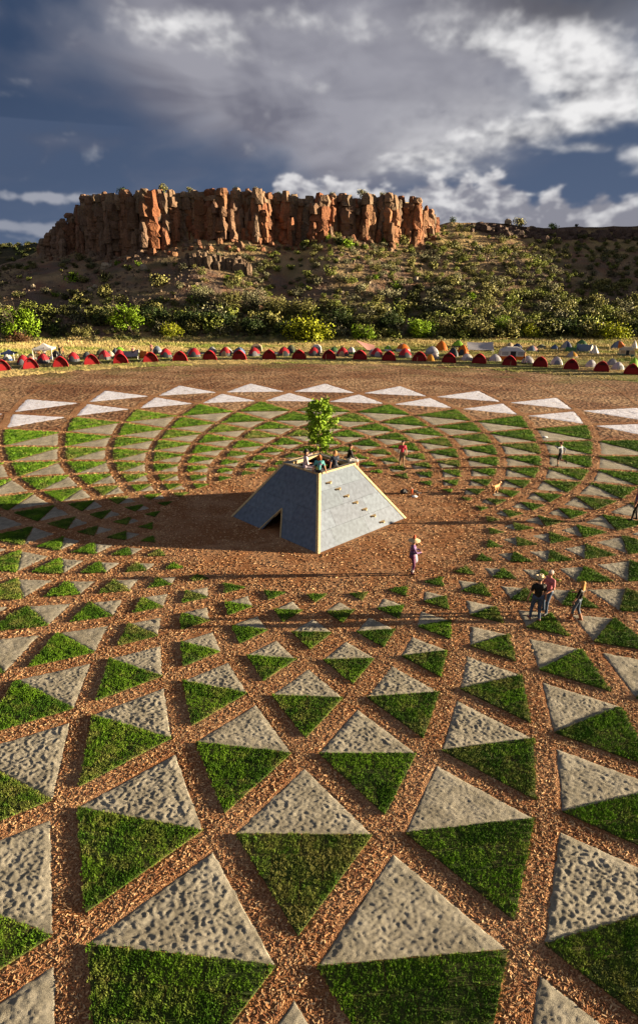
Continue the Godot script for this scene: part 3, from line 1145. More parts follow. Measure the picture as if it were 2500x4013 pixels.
func crown_mesh(seed_: int, lumps: int, leaves: int, leaf: float, spread: Vector3, clump: float, bottom := 0.1, stray := 0.25) -> ArrayMesh:
	# leaf faces gathered in clumps inside an uneven crown of about one metre radius, its foot at y 0
	var r := RandomNumberGenerator.new()
	r.seed = seed_
	var v := PackedVector3Array()
	var nn := PackedVector3Array()
	var cc := PackedColorArray()
	for i in lumps:
		var d := Vector3(r.randfn(), r.randfn(), r.randfn()).normalized() * pow(r.randf(), 0.45)
		var mid := Vector3(d.x * spread.x, bottom * spread.y * 2.0 + (d.y * 0.5 + 0.5) * spread.y * 2.0 * (1.0 - bottom), d.z * spread.z)
		var size := clump * r.randf_range(0.6, 1.3)
		var shade := r.randf_range(0.85, 1.15)
		for n in leaves:
			var e := Vector3(r.randfn(), r.randfn() * 0.8, r.randfn()).normalized()
			var p := mid + e * size * r.randf_range(0.5, 1.0 + stray * r.randf())
			if p.y < 0.0:
				p.y = -p.y * 0.3
			var u := Vector3(r.randfn(), r.randfn(), r.randfn()).normalized() * leaf * r.randf_range(0.6, 1.3)
			var w := u.cross(Vector3(r.randfn(), r.randfn(), r.randfn())).normalized() * leaf * r.randf_range(0.35, 0.7)
			var f := u.cross(w).normalized()
			if f.dot(e) < 0.0:
				f = -f
			f = (f * 0.55 + e * 0.75).normalized()          # leaves of a clump lie roughly along its outside
			var k := shade * r.randf_range(0.82, 1.18)
			var col := Color(k * r.randf_range(0.92, 1.08), k, k * r.randf_range(0.85, 1.1))
			for q in [p - u, p + w, p + u, p - u, p + u, p - w]:
				v.append(q)
				nn.append(f)
				cc.append(col)
	var arr := []
	arr.resize(Mesh.ARRAY_MAX)
	arr[Mesh.ARRAY_VERTEX] = v
	arr[Mesh.ARRAY_NORMAL] = nn
	arr[Mesh.ARRAY_COLOR] = cc
	var m := ArrayMesh.new()
	m.add_surface_from_arrays(Mesh.PRIMITIVE_TRIANGLES, arr)
	m.surface_set_material(0, M.leaf)
	return m


func tinted(m: Mesh, color: Color) -> Mesh:
	# the same leaves in a material of another leaf colour
	var d: ArrayMesh = m.duplicate()
	var key := "leaf_%.3f_%.3f_%.3f" % [color.r, color.g, color.b]
	if not M.has(key):
		var mat: StandardMaterial3D = M.leaf.duplicate()
		mat.albedo_color = color.linear_to_srgb()
		M[key] = mat
	d.surface_set_material(0, M[key])
	return d


func limbs(s: Shape, r: RandomNumberGenerator, from: Vector3, dir: Vector3, length: float, rad: float, depth: int) -> void:
	var p := [from]
	var rr := [rad]
	var d := dir.normalized()
	for i in 3:
		d = (d + Vector3(r.randf_range(-0.25, 0.25), r.randf_range(-0.05, 0.2), r.randf_range(-0.25, 0.25))).normalized()
		p.append(p[-1] + d * length / 3.0)
		rr.append(rad * (1.0 - 0.2 * (i + 1)))
	s.tube(p, rr, 6 if depth > 1 else 4, depth < 1)
	if depth > 0:
		for i in r.randi_range(2, 3):
			var a := r.randf() * TAU
			var q: Vector3 = p[r.randi_range(2, 3)]
			limbs(s, r, q, d * 0.9 + Vector3(cos(a), r.randf_range(0.0, 0.5), sin(a)) * 0.9, length * r.randf_range(0.5, 0.75), rad * 0.45, depth - 1)


func build_tree(called: String, label: String, at: Vector3, tall: float, wide: float, color: Color, seed_: int, leaf_count: int, low := 0.12, category := "tree", group := "") -> void:
	var t := thing(called, label, category, at, 0.0, group)
	var r := RandomNumberGenerator.new()
	r.seed = seed_
	for i in (1 if low > 0.2 else 3):
		var s := Shape.new()
		limbs(s, r, Vector3(r.randf_range(-0.06, 0.06) * wide, -0.2, r.randf_range(-0.06, 0.06) * wide), Vector3(r.randf_range(-0.4, 0.4), 1.0, r.randf_range(-0.4, 0.4)), tall * 0.55, 0.018 * tall + 0.05, 2)
		part("trunk", s.mesh(M.bark), t)
	var lumps := 34 if tall > 4.5 else 24
	var size := maxf(0.07, 0.020 * wide) / (wide * 0.5)
	var crown := crown_mesh(seed_ + 1, lumps, leaf_count / lumps, size, Vector3(0.78, 0.80 * tall / wide, 0.78), 0.30, low)
	var o := part("crown", tinted(crown, color), t)
	o.scale = Vector3.ONE * wide * 0.5


const BRIGHT := Color(0.19, 0.32, 0.014)
const YELLOW := Color(0.31, 0.35, 0.018)
const OLIVE := Color(0.24, 0.235, 0.075)
const SAGE := Color(0.24, 0.24, 0.135)
const DARK := Color(0.045, 0.075, 0.02)


func build_vegetation() -> void:
	rng.seed = 1234
	for i in TREES.size():
		var t: Array = TREES[i]
		var col: Color = {"bright": BRIGHT, "yellow": YELLOW, "olive": OLIVE, "dark": DARK, "sage": SAGE, "brown": Color(0.15, 0.075, 0.035)}[t[4]]
		var z: float = t[1]
		build_tree(t[5], t[6], Vector3(t[0], hill(t[0], z) - 0.1, z), t[2], t[3], col * rng.randf_range(0.9, 1.1), 300 + i * 7, int(4200 if t[2] > 4.5 else 2800), 0.1, "tree" if t[5].ends_with("tree") else "bush", "trees along the foot of the hill")
	# scrub on the slope: the largest ones singly, the rest as one mass
	var protos := []
	for i in 5:
		protos.append(crown_mesh(50 + i, 10, 62, 0.075, Vector3(0.68, 0.36, 0.68), 0.32, 0.12))
	var kinds := [OLIVE, DARK.lerp(OLIVE, 0.5), SAGE * 0.95, OLIVE.lerp(BRIGHT, 0.35)]
	var spots := []
	for i in 11000:
		var x := rng.randf_range(-100.0, 104.0)
		var z := rng.randf_range(-182.0, -92.0)
		var c := cliff_at(x)
		if z < c[0] + 1.0 or z > foot_z(x) - 1.0:
			continue
		var t: float = (foot_z(x) - z) / (foot_z(x) - c[0])
		var want := 0.30 + 0.55 * smoothstep(-30.0, 15.0, x) - 0.25 * smoothstep(-30.0, -60.0, x)
		want += 0.8 * smoothstep(0.38, 0.12, t) - 0.35 * smoothstep(0.72, 0.95, t)
		want -= 0.28 * smoothstep(60.0, 90.0, x) * smoothstep(0.25, 0.4, t)
		want += 0.9 * noise_a.get_noise_2d(x * 0.07, z * 0.07 + 33.0)
		if rng.randf() > want * 0.52 or not seen(Vector3(x, hill(x, z), z), 0.01):
			continue
		var k := rng.randf_range(0.9, 2.0) * lerpf(1.15, 0.85, t)
		if rng.randf() < 0.15:
			k *= 1.4
		var kind := rng.randi_range(0, 3)
		if t < 0.3:
			k *= 1.3
			if x < 12.0 and rng.randf() < 0.25:
				kind = 1
		var near := false
		for q in spots:
			if absf(q[0] - x) < 1.5 and absf(q[1] - z) < 1.5:
				near = true
				break
		if not near:
			spots.append([x, z, k, rng.randi_range(0, 4), kind, rng.randf() * TAU, t])
		if spots.size() > 2800:
			break
	spots.sort_custom(func(a: Array, b: Array) -> bool: return a[2] / (32.0 - a[1]) > b[2] / (32.0 - b[1]))
	var made := {}
	var rest := [[], [], [], [], []]
	var rest_tint := [[], [], [], [], []]
	for i in spots.size():
		var q: Array = spots[i]
		var at := Vector3(q[0], hill(q[0], q[1]) - 0.15, q[1])
		if i < 285:
			var key := q[3] * 10 + q[4] as int
			if not made.has(key):
				made[key] = tinted(protos[q[3]], kinds[q[4]])
			var side := "right of the cliff" if q[0] > 36.0 else ("below the left end of the cliff" if q[0] < -46.0 else "below the cliff")
			var high := "low on the slope" if q[6] < 0.33 else ("halfway up the slope" if q[6] < 0.66 else "high on the slope")
			var o := single("scrub_bush", made[key], "%s scrub bush %s %s" % [["olive", "dark green", "grey-green", "fresh green"][q[4]], high, side], "bush", at, q[5], "scrub bushes %s %s" % [high, side])
			o.scale = Vector3(q[2], q[2] * 1.05, q[2])
		else:
			rest[q[3]].append(Transform3D(Basis(Vector3.UP, q[5]).scaled_local(Vector3(q[2], q[2], q[2])), at))
			rest_tint[q[3]].append(kinds[q[4]] * rng.randf_range(0.8, 1.2))
	for i in 5:
		tag(many(numbered("hillside_scrub"), protos[i], rest[i], rest_tint[i], self), "smaller scrub bushes spread over the hillside", "scrub")
	# brush between the meadow and the trees
	var sage_at := []
	var sage_tint := []
	for i in 700:
		var x := rng.randf_range(-64.0, 72.0)
		var z := foot_z(x) + rng.randf_range(-6.0, 3.5)
		if not seen(Vector3(x, 0.5, z), 0.0):
			continue
		if x > 14.0 and rng.randf() < 0.45:
			continue
		var k := rng.randf_range(0.45, 1.05)
		var c := SAGE.lerp(Color(0.30, 0.24, 0.09), rng.randf() * rng.randf()).lerp(BRIGHT, 0.35 * rng.randf())
		sage_at.append(Transform3D(Basis(Vector3.UP, rng.randf() * TAU).scaled_local(Vector3(k, k * rng.randf_range(0.8, 1.5), k)), Vector3(x, hill(x, z) - 0.1, z)))
		sage_tint.append(c * rng.randf_range(0.8, 1.15))
	tag(many("sage_brush", protos[1], sage_at, sage_tint, self), "belt of grey-green sage and dry brush behind the tents", "brush")
	# bushes standing out on the rim and on the slope
	for i in BUSHES.size():
		var b: Array = BUSHES[i]
		var col2: Color = {"bright": BRIGHT, "olive": OLIVE, "dark": DARK, "sage": SAGE, "yellow": YELLOW}[b[3]]
		var o2 := single("bush", tinted(protos[i % 5], col2), b[4], "bush", Vector3(b[0], hill(b[0], b[1]) + (0.5 if "rim" in b[4] else (-0.15 * b[2] - 0.25 if "ridge" in b[4] else -0.35 * b[2])), b[1]), i * 1.3, "bushes that stand out on the mesa")
		o2.scale = Vector3(b[2], b[2] * 1.25, b[2])
	# scrub on the far hill
	var far_at := []
	var far_tint := []
	for i in 500:
		var x := rng.randf_range(-260.0, -110.0)
		var z := rng.randf_range(-345.0, -300.0)
		var y := sin((-300.0 - z) / 65.0 * PI) * (25.0 + (x + 160.0) * 0.07) - 1.3
		var k := rng.randf_range(1.2, 2.6)
		far_at.append(Transform3D(Basis(Vector3.UP, rng.randf() * TAU).scaled_local(Vector3(k, k, k)), Vector3(x, y, z)))
		far_tint.append(DARK.lerp(OLIVE, rng.randf()))
	tag(many("far_scrub", protos[2], far_at, far_tint, self), "dark scrub covering the far hill on the left", "scrub")


# ---------------------------------------------------------------- pyramid

const PYR := Vector3(-0.17, 0, 0)
const PYR_FOOT := 4.78        # half the diagonal at the ground
const PYR_RIM := 1.87         # half the diagonal of the open top
const PYR_HIGH := 3.08
const DIRS := [Vector3(0, 0, 1), Vector3(1, 0, 0), Vector3(0, 0, -1), Vector3(-1, 0, 0)]    # front, right, back, left


func foot(i: int) -> Vector3:
	return PYR + DIRS[i % 4] * PYR_FOOT


func rim(i: int, out := 0.0) -> Vector3:
	return PYR + DIRS[i % 4] * (PYR_RIM + out) + Vector3.UP * PYR_HIGH


func build_pyramid() -> void:
	rng.seed = 66
	var root := thing("timber_pyramid", "grey plywood pyramid with pine edges and open top in the middle of the circle", "pyramid")
	for i in 4:
		# seen from outside, the left lower corner is i for front to right
		var a := foot(i) if i != 3 else foot(3)
		var b := foot(i + 1)
		var u := (b - a).normalized()
		var up := rim(i) - a
		var w := (up - u * up.dot(u)).normalized()
		var n := u.cross(w)
		var out := (a + b) / 2.0 - PYR
		if n.dot(out) < 0.0:
			n = -n
		var length := a.distance_to(b)
		var high := (rim(i) - a).dot(w)
		var x1 := (rim(i) - a).dot(u)
		var outline := PackedVector2Array([Vector2(0.10, 0.02), Vector2(length - 0.10, 0.02), Vector2(length - x1 - 0.05, high - 0.02), Vector2(x1 + 0.05, high - 0.02)])
		var face := [outline]
		if i == 3:
			face = Geometry2D.clip_polygons(outline, PackedVector2Array([Vector2(2.44, -0.3), Vector2(4.10, -0.3), Vector2(3.36, 1.40), Vector2(3.30, 1.40)]))
		var rows := 4
		var row := high / rows + 0.01
		for k in rows:
			var x := -1.1 + (0.9 if k % 2 else 0.0) - 0.45 * k
			while x < length:
				var rect := PackedVector2Array([Vector2(x, k * row), Vector2(x + 2.44, k * row), Vector2(x + 2.44, (k + 1) * row), Vector2(x, (k + 1) * row)])
				for whole in face:
					for piece in Geometry2D.intersect_polygons(whole, rect):
						for cut in Geometry2D.offset_polygon(piece, -0.004):
							if cut.size() < 3:
								continue
							var s := Shape.new()
							var e := rng.randf_range(0.90, 1.10)
							s.col = Color(0.118, 0.150, 0.198) * e
							s.slab(cut, a + n * (0.002 * rng.randf()), u, w, n, 0.02)
							part("plywood_panel", s.mesh(M.ply), root)
				x += 2.44
		# boarding behind the panels closes the joints
		var s2 := Shape.new()
		s2.col = Color(0.03, 0.03, 0.03)
		for whole in face:
			s2.slab(whole, a - n * 0.024, u, w, n, 0.05)
		part("backing_board", s2.mesh(M.ply), root)
		# corner board up the edge, in two flanks
		for flank in [-1, 1]:
			var t := Shape.new()
			var e1 := foot(i) + Vector3(0, 0.02, 0)
			var e2 := rim(i)
			var side := (foot(i + flank if flank > 0 else i + 3) - foot(i)).normalized()
			var d := (e2 - e1).normalized()
			var s3 := (side - d * side.dot(d)).normalized()
			var off := s3 * 0.065 + (e1 - PYR).normalized() * 0.012
			t.beam(e1 + off, e2 + off, s3, 0.125, 0.03)
			part("corner_board", t.mesh(M.pine), root)
		# rim: a flat seat board and its outer edge
		var r1 := Shape.new()
		var p0 := rim(i, 0.06)
		var p1 := rim(i + 1, 0.06)
		var q0 := rim(i, -0.30)
		var q1 := rim(i + 1, -0.30)
		var lift := Vector3(0, 0.035, 0)
		r1.col = Color(0.21, 0.20, 0.185)
		r1.hull_box([p0, p1, q1, q0, p0 + lift, p1 + lift, q1 + lift, q0 + lift])
		part("seat_board", r1.mesh(M.ply), root)
		var r2 := Shape.new()
		r2.beam(rim(i, 0.075) + Vector3(0, 0.005, 0), rim(i + 1, 0.075) + Vector3(0, 0.005, 0), Vector3.UP, 0.085, 0.03)
		part("rim_edge", r2.mesh(M.pine), root)
		# inner wall down to the deck
		var r3 := Shape.new()
		var b0 := rim(i, -0.30)
		var b1 := rim(i + 1, -0.30)
		r3.col = Color(0.03, 0.027, 0.024)  # near-black colour stands for the shade inside the rim
		r3.beam(b0 - Vector3(0, 0.45, 0), b1 - Vector3(0, 0.45, 0), Vector3.UP, 0.90, 0.025)
		part("inner_wall", r3.mesh(M.ply), root)
		var r4 := Shape.new()
		r4.beam(rim(i, -0.325) - Vector3(0, 0.05, 0), rim(i + 1, -0.325) - Vector3(0, 0.05, 0), Vector3.UP, 0.15, 0.02)
		part("inner_edge", r4.mesh(M.pine), root)
	# door frame on the left face
	var fa := foot(3)
	var fb := foot(0)
	var fu := (fb - fa).normalized()
	var fw := (rim(3) - fa - fu * (rim(3) - fa).dot(fu)).normalized()
	var fn := fw.cross(fu)
	if fn.dot((fa + fb) / 2.0 - PYR) < 0.0:
		fn = -fn
	for e in [[Vector2(2.46, 0.0), Vector2(3.34, 1.42)], [Vector2(4.08, 0.0), Vector2(3.34, 1.42)]]:
		var t := Shape.new()
		var a3: Vector3 = fa + fu * e[0].x + fw * e[0].y
		var b3: Vector3 = fa + fu * e[1].x + fw * e[1].y
		t.beam(a3 - fn * 0.02, b3 - fn * 0.02, (b3 - a3).cross(fn), 0.055, 0.14)
		part("door_frame", t.mesh(M.pine), root)
	# deck inside under the rim
	var dk := Shape.new()
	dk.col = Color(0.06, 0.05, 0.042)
	var deck := []
	for y in [2.16, 2.22]:
		for i in 4:
			deck.append(PYR + DIRS[i] * (1.57) + Vector3(0, y, 0))
	dk.hull_box(deck)
	part("deck", dk.mesh(M.ply), root)
	# seven climbing blocks up the right face
	var ga := foot(0)
	var gb := foot(1)
	var gu := (gb - ga).normalized()
	var gw := (rim(0) - ga - gu * (rim(0) - ga).dot(gu)).normalized()
	var gn := gu.cross(gw)
	if gn.dot((ga + gb) / 2.0 - PYR) < 0.0:
		gn = -gn
	var flat_out := Vector3(gn.x, 0, gn.z).normalized()
	for st in [[2.45, 3.11], [2.87, 2.66], [3.23, 2.18], [3.64, 1.71], [4.06, 1.22], [4.46, 0.74], [4.90, 0.28]]:
		var t := Shape.new()
		var m: Vector3 = ga + gu * st[0] + gw * st[1] + gn * 0.004
		var half := gu * 0.23
		var tip := flat_out * 0.16 - gu * 0.03
		var lip := Vector3(0, 0.065, 0)
		var p := [m - half, m + half, m + tip + gu * 0.06, m + tip - gu * 0.02]
		t.hull_box([p[0] - flat_out * 0.02, p[1] - flat_out * 0.02, p[2], p[3], p[0] + lip - flat_out * 0.05, p[1] + lip - flat_out * 0.05, p[2] + lip, p[3] + lip])
		part("climbing_block", t.mesh(M.pine), root)
	# planter with the young tree
	var box := thing("planter_box", "dark planter with red and green plants inside the pyramid top", "planter", PYR + Vector3(0.05, 2.22, -0.35))
	var pb := Shape.new()
	pb.col = Color(0.10, 0.085, 0.07)
	pb.box(Vector3(0, 0.24, 0), Vector3(1.15, 0.48, 0.75), Basis(Vector3.UP, PI / 4))
	part("box", pb.mesh(M.ply), box)
	var so := Shape.new()
	so.col = Color(0.05, 0.035, 0.025)
	so.box(Vector3(0, 0.49, 0), Vector3(1.05, 0.03, 0.65), Basis(Vector3.UP, PI / 4))
	part("soil", so.mesh(M.soil), box)
	var fl := crown_mesh(881, 10, 22, 0.16, Vector3(0.5, 0.5, 0.5), 0.35, 0.1)
	for f in [[Vector3(0.28, 0.5, 0.05), Color(0.25, 0.05, 0.05), 0.38], [Vector3(0.42, 0.5, -0.12), Color(0.22, 0.07, 0.06), 0.33], [Vector3(0.32, 0.45, 0.28), Color(0.09, 0.14, 0.02), 0.30]]:
		var o := part("flowering_plant", tinted(fl, f[1]), box, f[0])
		o.scale = Vector3.ONE * f[2]
	var tree := thing("young_tree", "slim young maple with bright green leaves rising from the pyramid top", "tree", PYR + Vector3(0.06, 2.70, -0.35))
	var r := RandomNumberGenerator.new()
	r.seed = 19
	var tr := Shape.new()
	var path := []
	var rad := []
	for i in 9:
		var f := i / 8.0
		path.append(Vector3(-0.05 * sin(f * 2.0) + 0.02 * sin(f * 9.0), f * 3.75 - 0.15, 0.03 * sin(f * 5.0)))
		rad.append(lerpf(0.042, 0.007, f))
	tr.tube(path, rad, 7)
	var stem := part("trunk", tr.mesh(M.young_bark, true), tree)
	var leaf_sh := Shape.new()
	for i in 26:
		var f := 0.30 + 0.66 * i / 26.0
		var base: Vector3 = path[int(f * 8.0)].lerp(path[mini(int(f * 8.0) + 1, 8)], fposmod(f * 8.0, 1.0))
		var a := i * 2.4 + r.randf_range(-0.4, 0.4)
		var reach: float = (0.82 * sin(clampf((f - 0.18) / 0.86, 0.0, 1.0) * PI) + 0.10) * r.randf_range(0.7, 1.12)
		var tip := base + Vector3(cos(a) * reach, reach * r.randf_range(0.1, 0.8), sin(a) * reach)
		if i == 1:
			tip = base + Vector3(-0.72, -0.1, 0.1)
		elif i == 2:
			tip = base + Vector3(0.34, 0.75, 0.05)
		var knee := base.lerp(tip, 0.5) + Vector3(0, 0.05, 0)
		var br := Shape.new()
		br.tube([base, knee, tip], [0.014, 0.009, 0.004], 4)
		part("branch", br.mesh(M.young_bark), stem)
		for n in 190:
			var g := pow(r.randf(), 0.7)
			var p := base.lerp(knee, g * 2.0) if g < 0.5 else knee.lerp(tip, g * 2.0 - 1.0)
			if g < 0.35:
				continue
			p += Vector3(r.randfn(), r.randfn(), r.randfn()) * 0.105
			var u := Vector3(r.randfn(), r.randfn() * 0.5 - 0.5, r.randfn()).normalized() * r.randf_range(0.05, 0.085)
			var w := u.cross(Vector3(r.randfn(), r.randfn(), r.randfn())).normalized() * u.length() * 0.8
			var k := r.randf_range(0.75, 1.25)
			leaf_sh.col = Color(k, k, k)
			leaf_sh.tri(p - u, p + w, p + u)
			leaf_sh.tri(p - u, p + u, p - w)
	part("crown", tinted(leaf_sh.mesh(M.leaf), Color(0.16, 0.27, 0.012)), tree)


# ---------------------------------------------------------------- camp

func sup(t: float, k: float) -> Vector2:
	# point of a squarish circle
	var c := cos(t)
	var s := sin(t)
	return Vector2(signf(c) * pow(absf(c), k), signf(s) * pow(absf(s), k))


func dome_point(t: float, f: float, w: float, d: float, h: float, k := 0.75) -> Vector3:
	# t round the base, f from the ground (0) to the top (1)
	var q := sup(t, k)
	var r := 0.6 * (1.0 - pow(f, 1.75)) + 0.4 * sqrt(1.0 - f * f)
	return Vector3(q.x * w * 0.5 * r, f * h, q.y * d * 0.5 * r)


func dome_band(w: float, d: float, h: float, f0: float, f1: float, color: Color, swell := 0.0, color2 := Color.TRANSPARENT) -> ArrayMesh:
	var s := Shape.new()
	var n := 28
	var m := maxi(2, int(7.0 * (f1 - f0)) + 1)
	var mid := Vector3(0, h * 0.3, 0)
	for i in m:
		for k in n:
			var p := []
			for q in [[i, k], [i, k + 1], [i + 1, k + 1], [i + 1, k]]:
				var t: float = TAU * q[1] / n
				# the cloth hangs in a little between the poles
				var sag: float = 1.0 - 0.035 * absf(cos(t * 2.0)) * sin(PI * (f0 + (f1 - f0) * q[0] / m))
				p.append(dome_point(t, lerpf(f0, f1, float(q[0]) / m), w + swell, d + swell, h + swell * 0.5) * Vector3(sag, 1, sag))
			s.col = color2 if color2.a > 0.0 and (k / 7) % 2 else color
			s.quad_from(p[0], p[1], p[2], p[3], mid)
	return s.mesh(M.tent, true)


func dome_patch(w: float, d: float, h: float, wide: float, top: float, low: float, color: Color) -> ArrayMesh:
	# an arched door or window lying on the front of the dome
	var s := Shape.new()
	s.col = color
	var n := 10
	var m := 6
	for i in m:
		for k in n:
			var p := []
			for q in [[i, k], [i, k + 1], [i + 1, k + 1], [i + 1, k]]:
				var g: float = float(q[0]) / m
				var half: float = wide * sqrt(maxf(0.0, 1.0 - pow(g, 3.0)))
				var t: float = PI / 2.0 + half * (1.0 - 2.0 * q[1] / n)
				p.append(dome_point(t, lerpf(low, top, g), w + 0.05, d + 0.05, h + 0.03))
			s.quad_from(p[0], p[1], p[2], p[3], Vector3(0, h * 0.3, 0))
	return s.mesh(M.tent, true)


func dome_poles(w: float, d: float, h: float, parent: Node, color := Color(0.2, 0.2, 0.2)) -> void:
	for a in [PI / 4, 3 * PI / 4]:
		var path := []
		var rad := []
		for i in 15:
			var f := i / 14.0 * 2.0
			var t: float = a if f < 1.0 else a + PI
			path.append(dome_point(t, f if f < 1.0 else 2.0 - f, w + 0.04, d + 0.04, h + 0.03))
			rad.append(0.028)
		var s := Shape.new()
		s.col = color
		s.tube(path, rad, 4)
		part("tent_pole", s.mesh(M.cloth), parent)


func dome_tent(label: String, at: Vector3, turn: float, w: float, h: float, fly: Color, base: Color, door: Color, split := 0.3, fly2 := Color.TRANSPARENT, group := "tents behind the field") -> Node3D:
	var t := thing("dome_tent", label, "tent", at, turn, group)
	var d := w * 0.95
	part("base_panel", dome_band(w, d, h, 0.0, split + 0.04, base), t)
	var cover := part("fly", dome_band(w, d, h, split, 1.0, fly, 0.05, fly2), t)
	if door.a > 0.0:
		part("door", dome_patch(w, d, h, 0.36, 0.60, 0.03, door), t)
	dome_poles(w, d, h, cover, base * 0.6)
	return t


func hoop_tent(label: String, at: Vector3, turn: float, w: float, h: float, open: float) -> Node3D:
	# the red tents: a hooped front with a brow, a panelled door, the body falling away behind
	var t := thing("hoop_tent", label, "tent", at, turn, "red tents in the front row")
	var red := Color(0.34, 0.017, 0.024)
	var s := Shape.new()
	var n := 18
	var sections := [[0.62, 1.0, 0.12], [0.30, 1.03, 0.0], [-0.25, 0.95, 0.0], [-0.75, 0.74, 0.0], [-1.12, 0.42, 0.0], [-1.25, 0.1, 0.0]]
	var at_arch := func(i: int, k: int) -> Vector3:
		var a := PI * k / n
		var y := 0.72 * pow(sin(a), 0.82) + 0.28 * (1.0 - pow(absf(cos(a)), 1.35))
		var sec: Array = sections[i]
		return Vector3(-cos(a) * w * 0.5 * sec[1], y * h * sec[1], sec[0] * w * 0.5 + sec[2] * y * w)
	for i in sections.size() - 1:
		for k in n:
			s.col = Color(0.06, 0.06, 0.075) if (k < 3 or k > n - 4) and i > 0 else red
			s.quad_from(at_arch.call(i, k), at_arch.call(i, k + 1), at_arch.call(i + 1, k + 1), at_arch.call(i + 1, k), Vector3(0, h * 0.25, -w * 0.1))
	var body := part("body", s.mesh(M.tent, true), t)
	var f := Shape.new()
	f.col = red * 0.72
	for k in n:
		var a0 := PI * k / n
		var a1 := PI * (k + 1) / n
		var z := w * 0.24
		var p0 := Vector3(-cos(a0) * w * 0.475, (0.72 * pow(sin(a0), 0.82) + 0.28 * (1.0 - pow(absf(cos(a0)), 1.35))) * h * 0.95, z + 0.03 * w * sin(a0))
		var p1 := Vector3(-cos(a1) * w * 0.475, (0.72 * pow(sin(a1), 0.82) + 0.28 * (1.0 - pow(absf(cos(a1)), 1.35))) * h * 0.95, z + 0.03 * w * sin(a1))
		f.tri_from(p0, p1, Vector3(0, 0.02, z), Vector3(0, h * 0.3, -1.0))
	var front := part("front_panel", f.mesh(M.tent), t)
	var mesh_win := Shape.new()
	mesh_win.col = Color(0.06, 0.012, 0.015)
	var zz := w * 0.24 + 0.05 * w
	mesh_win.quad_from(Vector3(-w * 0.24 * open, h * 0.62, zz), Vector3(w * 0.24 * open, h * 0.62, zz), Vector3(w * 0.12 * open, h * 0.82, zz + 0.02), Vector3(-w * 0.12 * open, h * 0.82, zz + 0.02), Vector3(0, h * 0.6, -1))
	part("mesh_window", mesh_win.mesh(M.tent), front)
	var pole := Shape.new()
	var path := []
	var rad := []
	for k in n + 1:
		path.append(at_arch.call(0, k) + Vector3(0, 0.015, 0.01))
		rad.append(0.018)
	pole.col = red * 1.15
	pole.tube(path, rad, 5)
	part("hoop", pole.mesh(M.tent), body)
	for side in [-1, 1]:
		var line := Shape.new()
		line.col = Color(0.4, 0.38, 0.3)
		line.tube([Vector3(side * w * 0.44, h * 0.45, w * 0.33), Vector3(side * w * 0.78, 0.0, w * 0.5)], [0.008, 0.008], 4)
		part("guy_line", line.mesh(M.cloth), body)
	return t


func tunnel_tent(label: String, at: Vector3, turn: float, w: float, h: float, long: float, color: Color, front: Color) -> void:
	var t := thing("tunnel_tent", label, "tent", at, turn, "tents behind the field")
	var s := Shape.new()
	s.col = color
	var n := 14
	for i in 4:
		for k in n:
			var p := []
			for q in [[i, k], [i, k + 1], [i + 1, k + 1], [i + 1, k]]:
				var a: float = PI * q[1] / n
				var b: float = 0.94 if q[0] % 2 else 1.0
				p.append(Vector3(-cos(a) * w * 0.5 * b, sin(a) * h * b, long * (0.5 - q[0] / 4.0)))
			s.quad_from(p[0], p[1], p[2], p[3], Vector3(0, 0.2, (p[0].z + p[2].z) / 2.0))
	part("body", s.mesh(M.tent, true), t)
	for e in [1, -1]:
		var f := Shape.new()
		f.col = front
		for k in n:
			f.tri_from(Vector3(-cos(PI * k / n) * w * 0.48, sin(PI * k / n) * h * 0.97, e * long * 0.47), Vector3(-cos(PI * (k + 1) / n) * w * 0.48, sin(PI * (k + 1) / n) * h * 0.97, e * long * 0.47), Vector3(0, 0, e * long * 0.49), Vector3(0, h * 0.3, 0))
		part("end_panel", f.mesh(M.tent), t)


func cabin_tent(label: String, at: Vector3, turn: float, w: float, h: float, d: float, wall: Color, low: Color, roof: Color, window: Color) -> void:
	var t := thing("cabin_tent", label, "tent", at, turn, "tents behind the field")
	var ring := func(y: float, k: float) -> Array: return [Vector3(-w * k, y, -d * k) * Vector3(0.5, 1, 0.5), Vector3(w * k, y, -d * k) * Vector3(0.5, 1, 0.5), Vector3(w * k, y, d * k) * Vector3(0.5, 1, 0.5), Vector3(-w * k, y, d * k) * Vector3(0.5, 1, 0.5)]
	for b in [["skirt", 0.0, 1.0, 0.3, 0.965, low], ["wall", 0.3, 0.96, 0.72, 0.86, wall], ["roof", 0.72, 0.88, 1.0, 0.42, roof]]:
		var s := Shape.new()
		s.col = b[5]
		s.hull_box(ring.call(b[1] * h, b[2]) + ring.call(b[3] * h, b[4]))
		part(b[0], s.mesh(M.tent), t)
	for x in [-0.3, 0.3]:
		var s := Shape.new()
		s.col = window
		s.box(Vector3(x * w, h * 0.52, d * 0.465), Vector3(w * 0.24, h * 0.28, 0.02), Basis(Vector3.RIGHT, -0.12))
		part("window", s.mesh(M.tent), t)
	var dr := Shape.new()
	dr.col = Color(0.02, 0.02, 0.025)
	dr.box(Vector3(0, h * 0.36, d * 0.482), Vector3(w * 0.2, h * 0.68, 0.03), Basis(Vector3.RIGHT, -0.10))
	part("door", dr.mesh(M.tent), t)


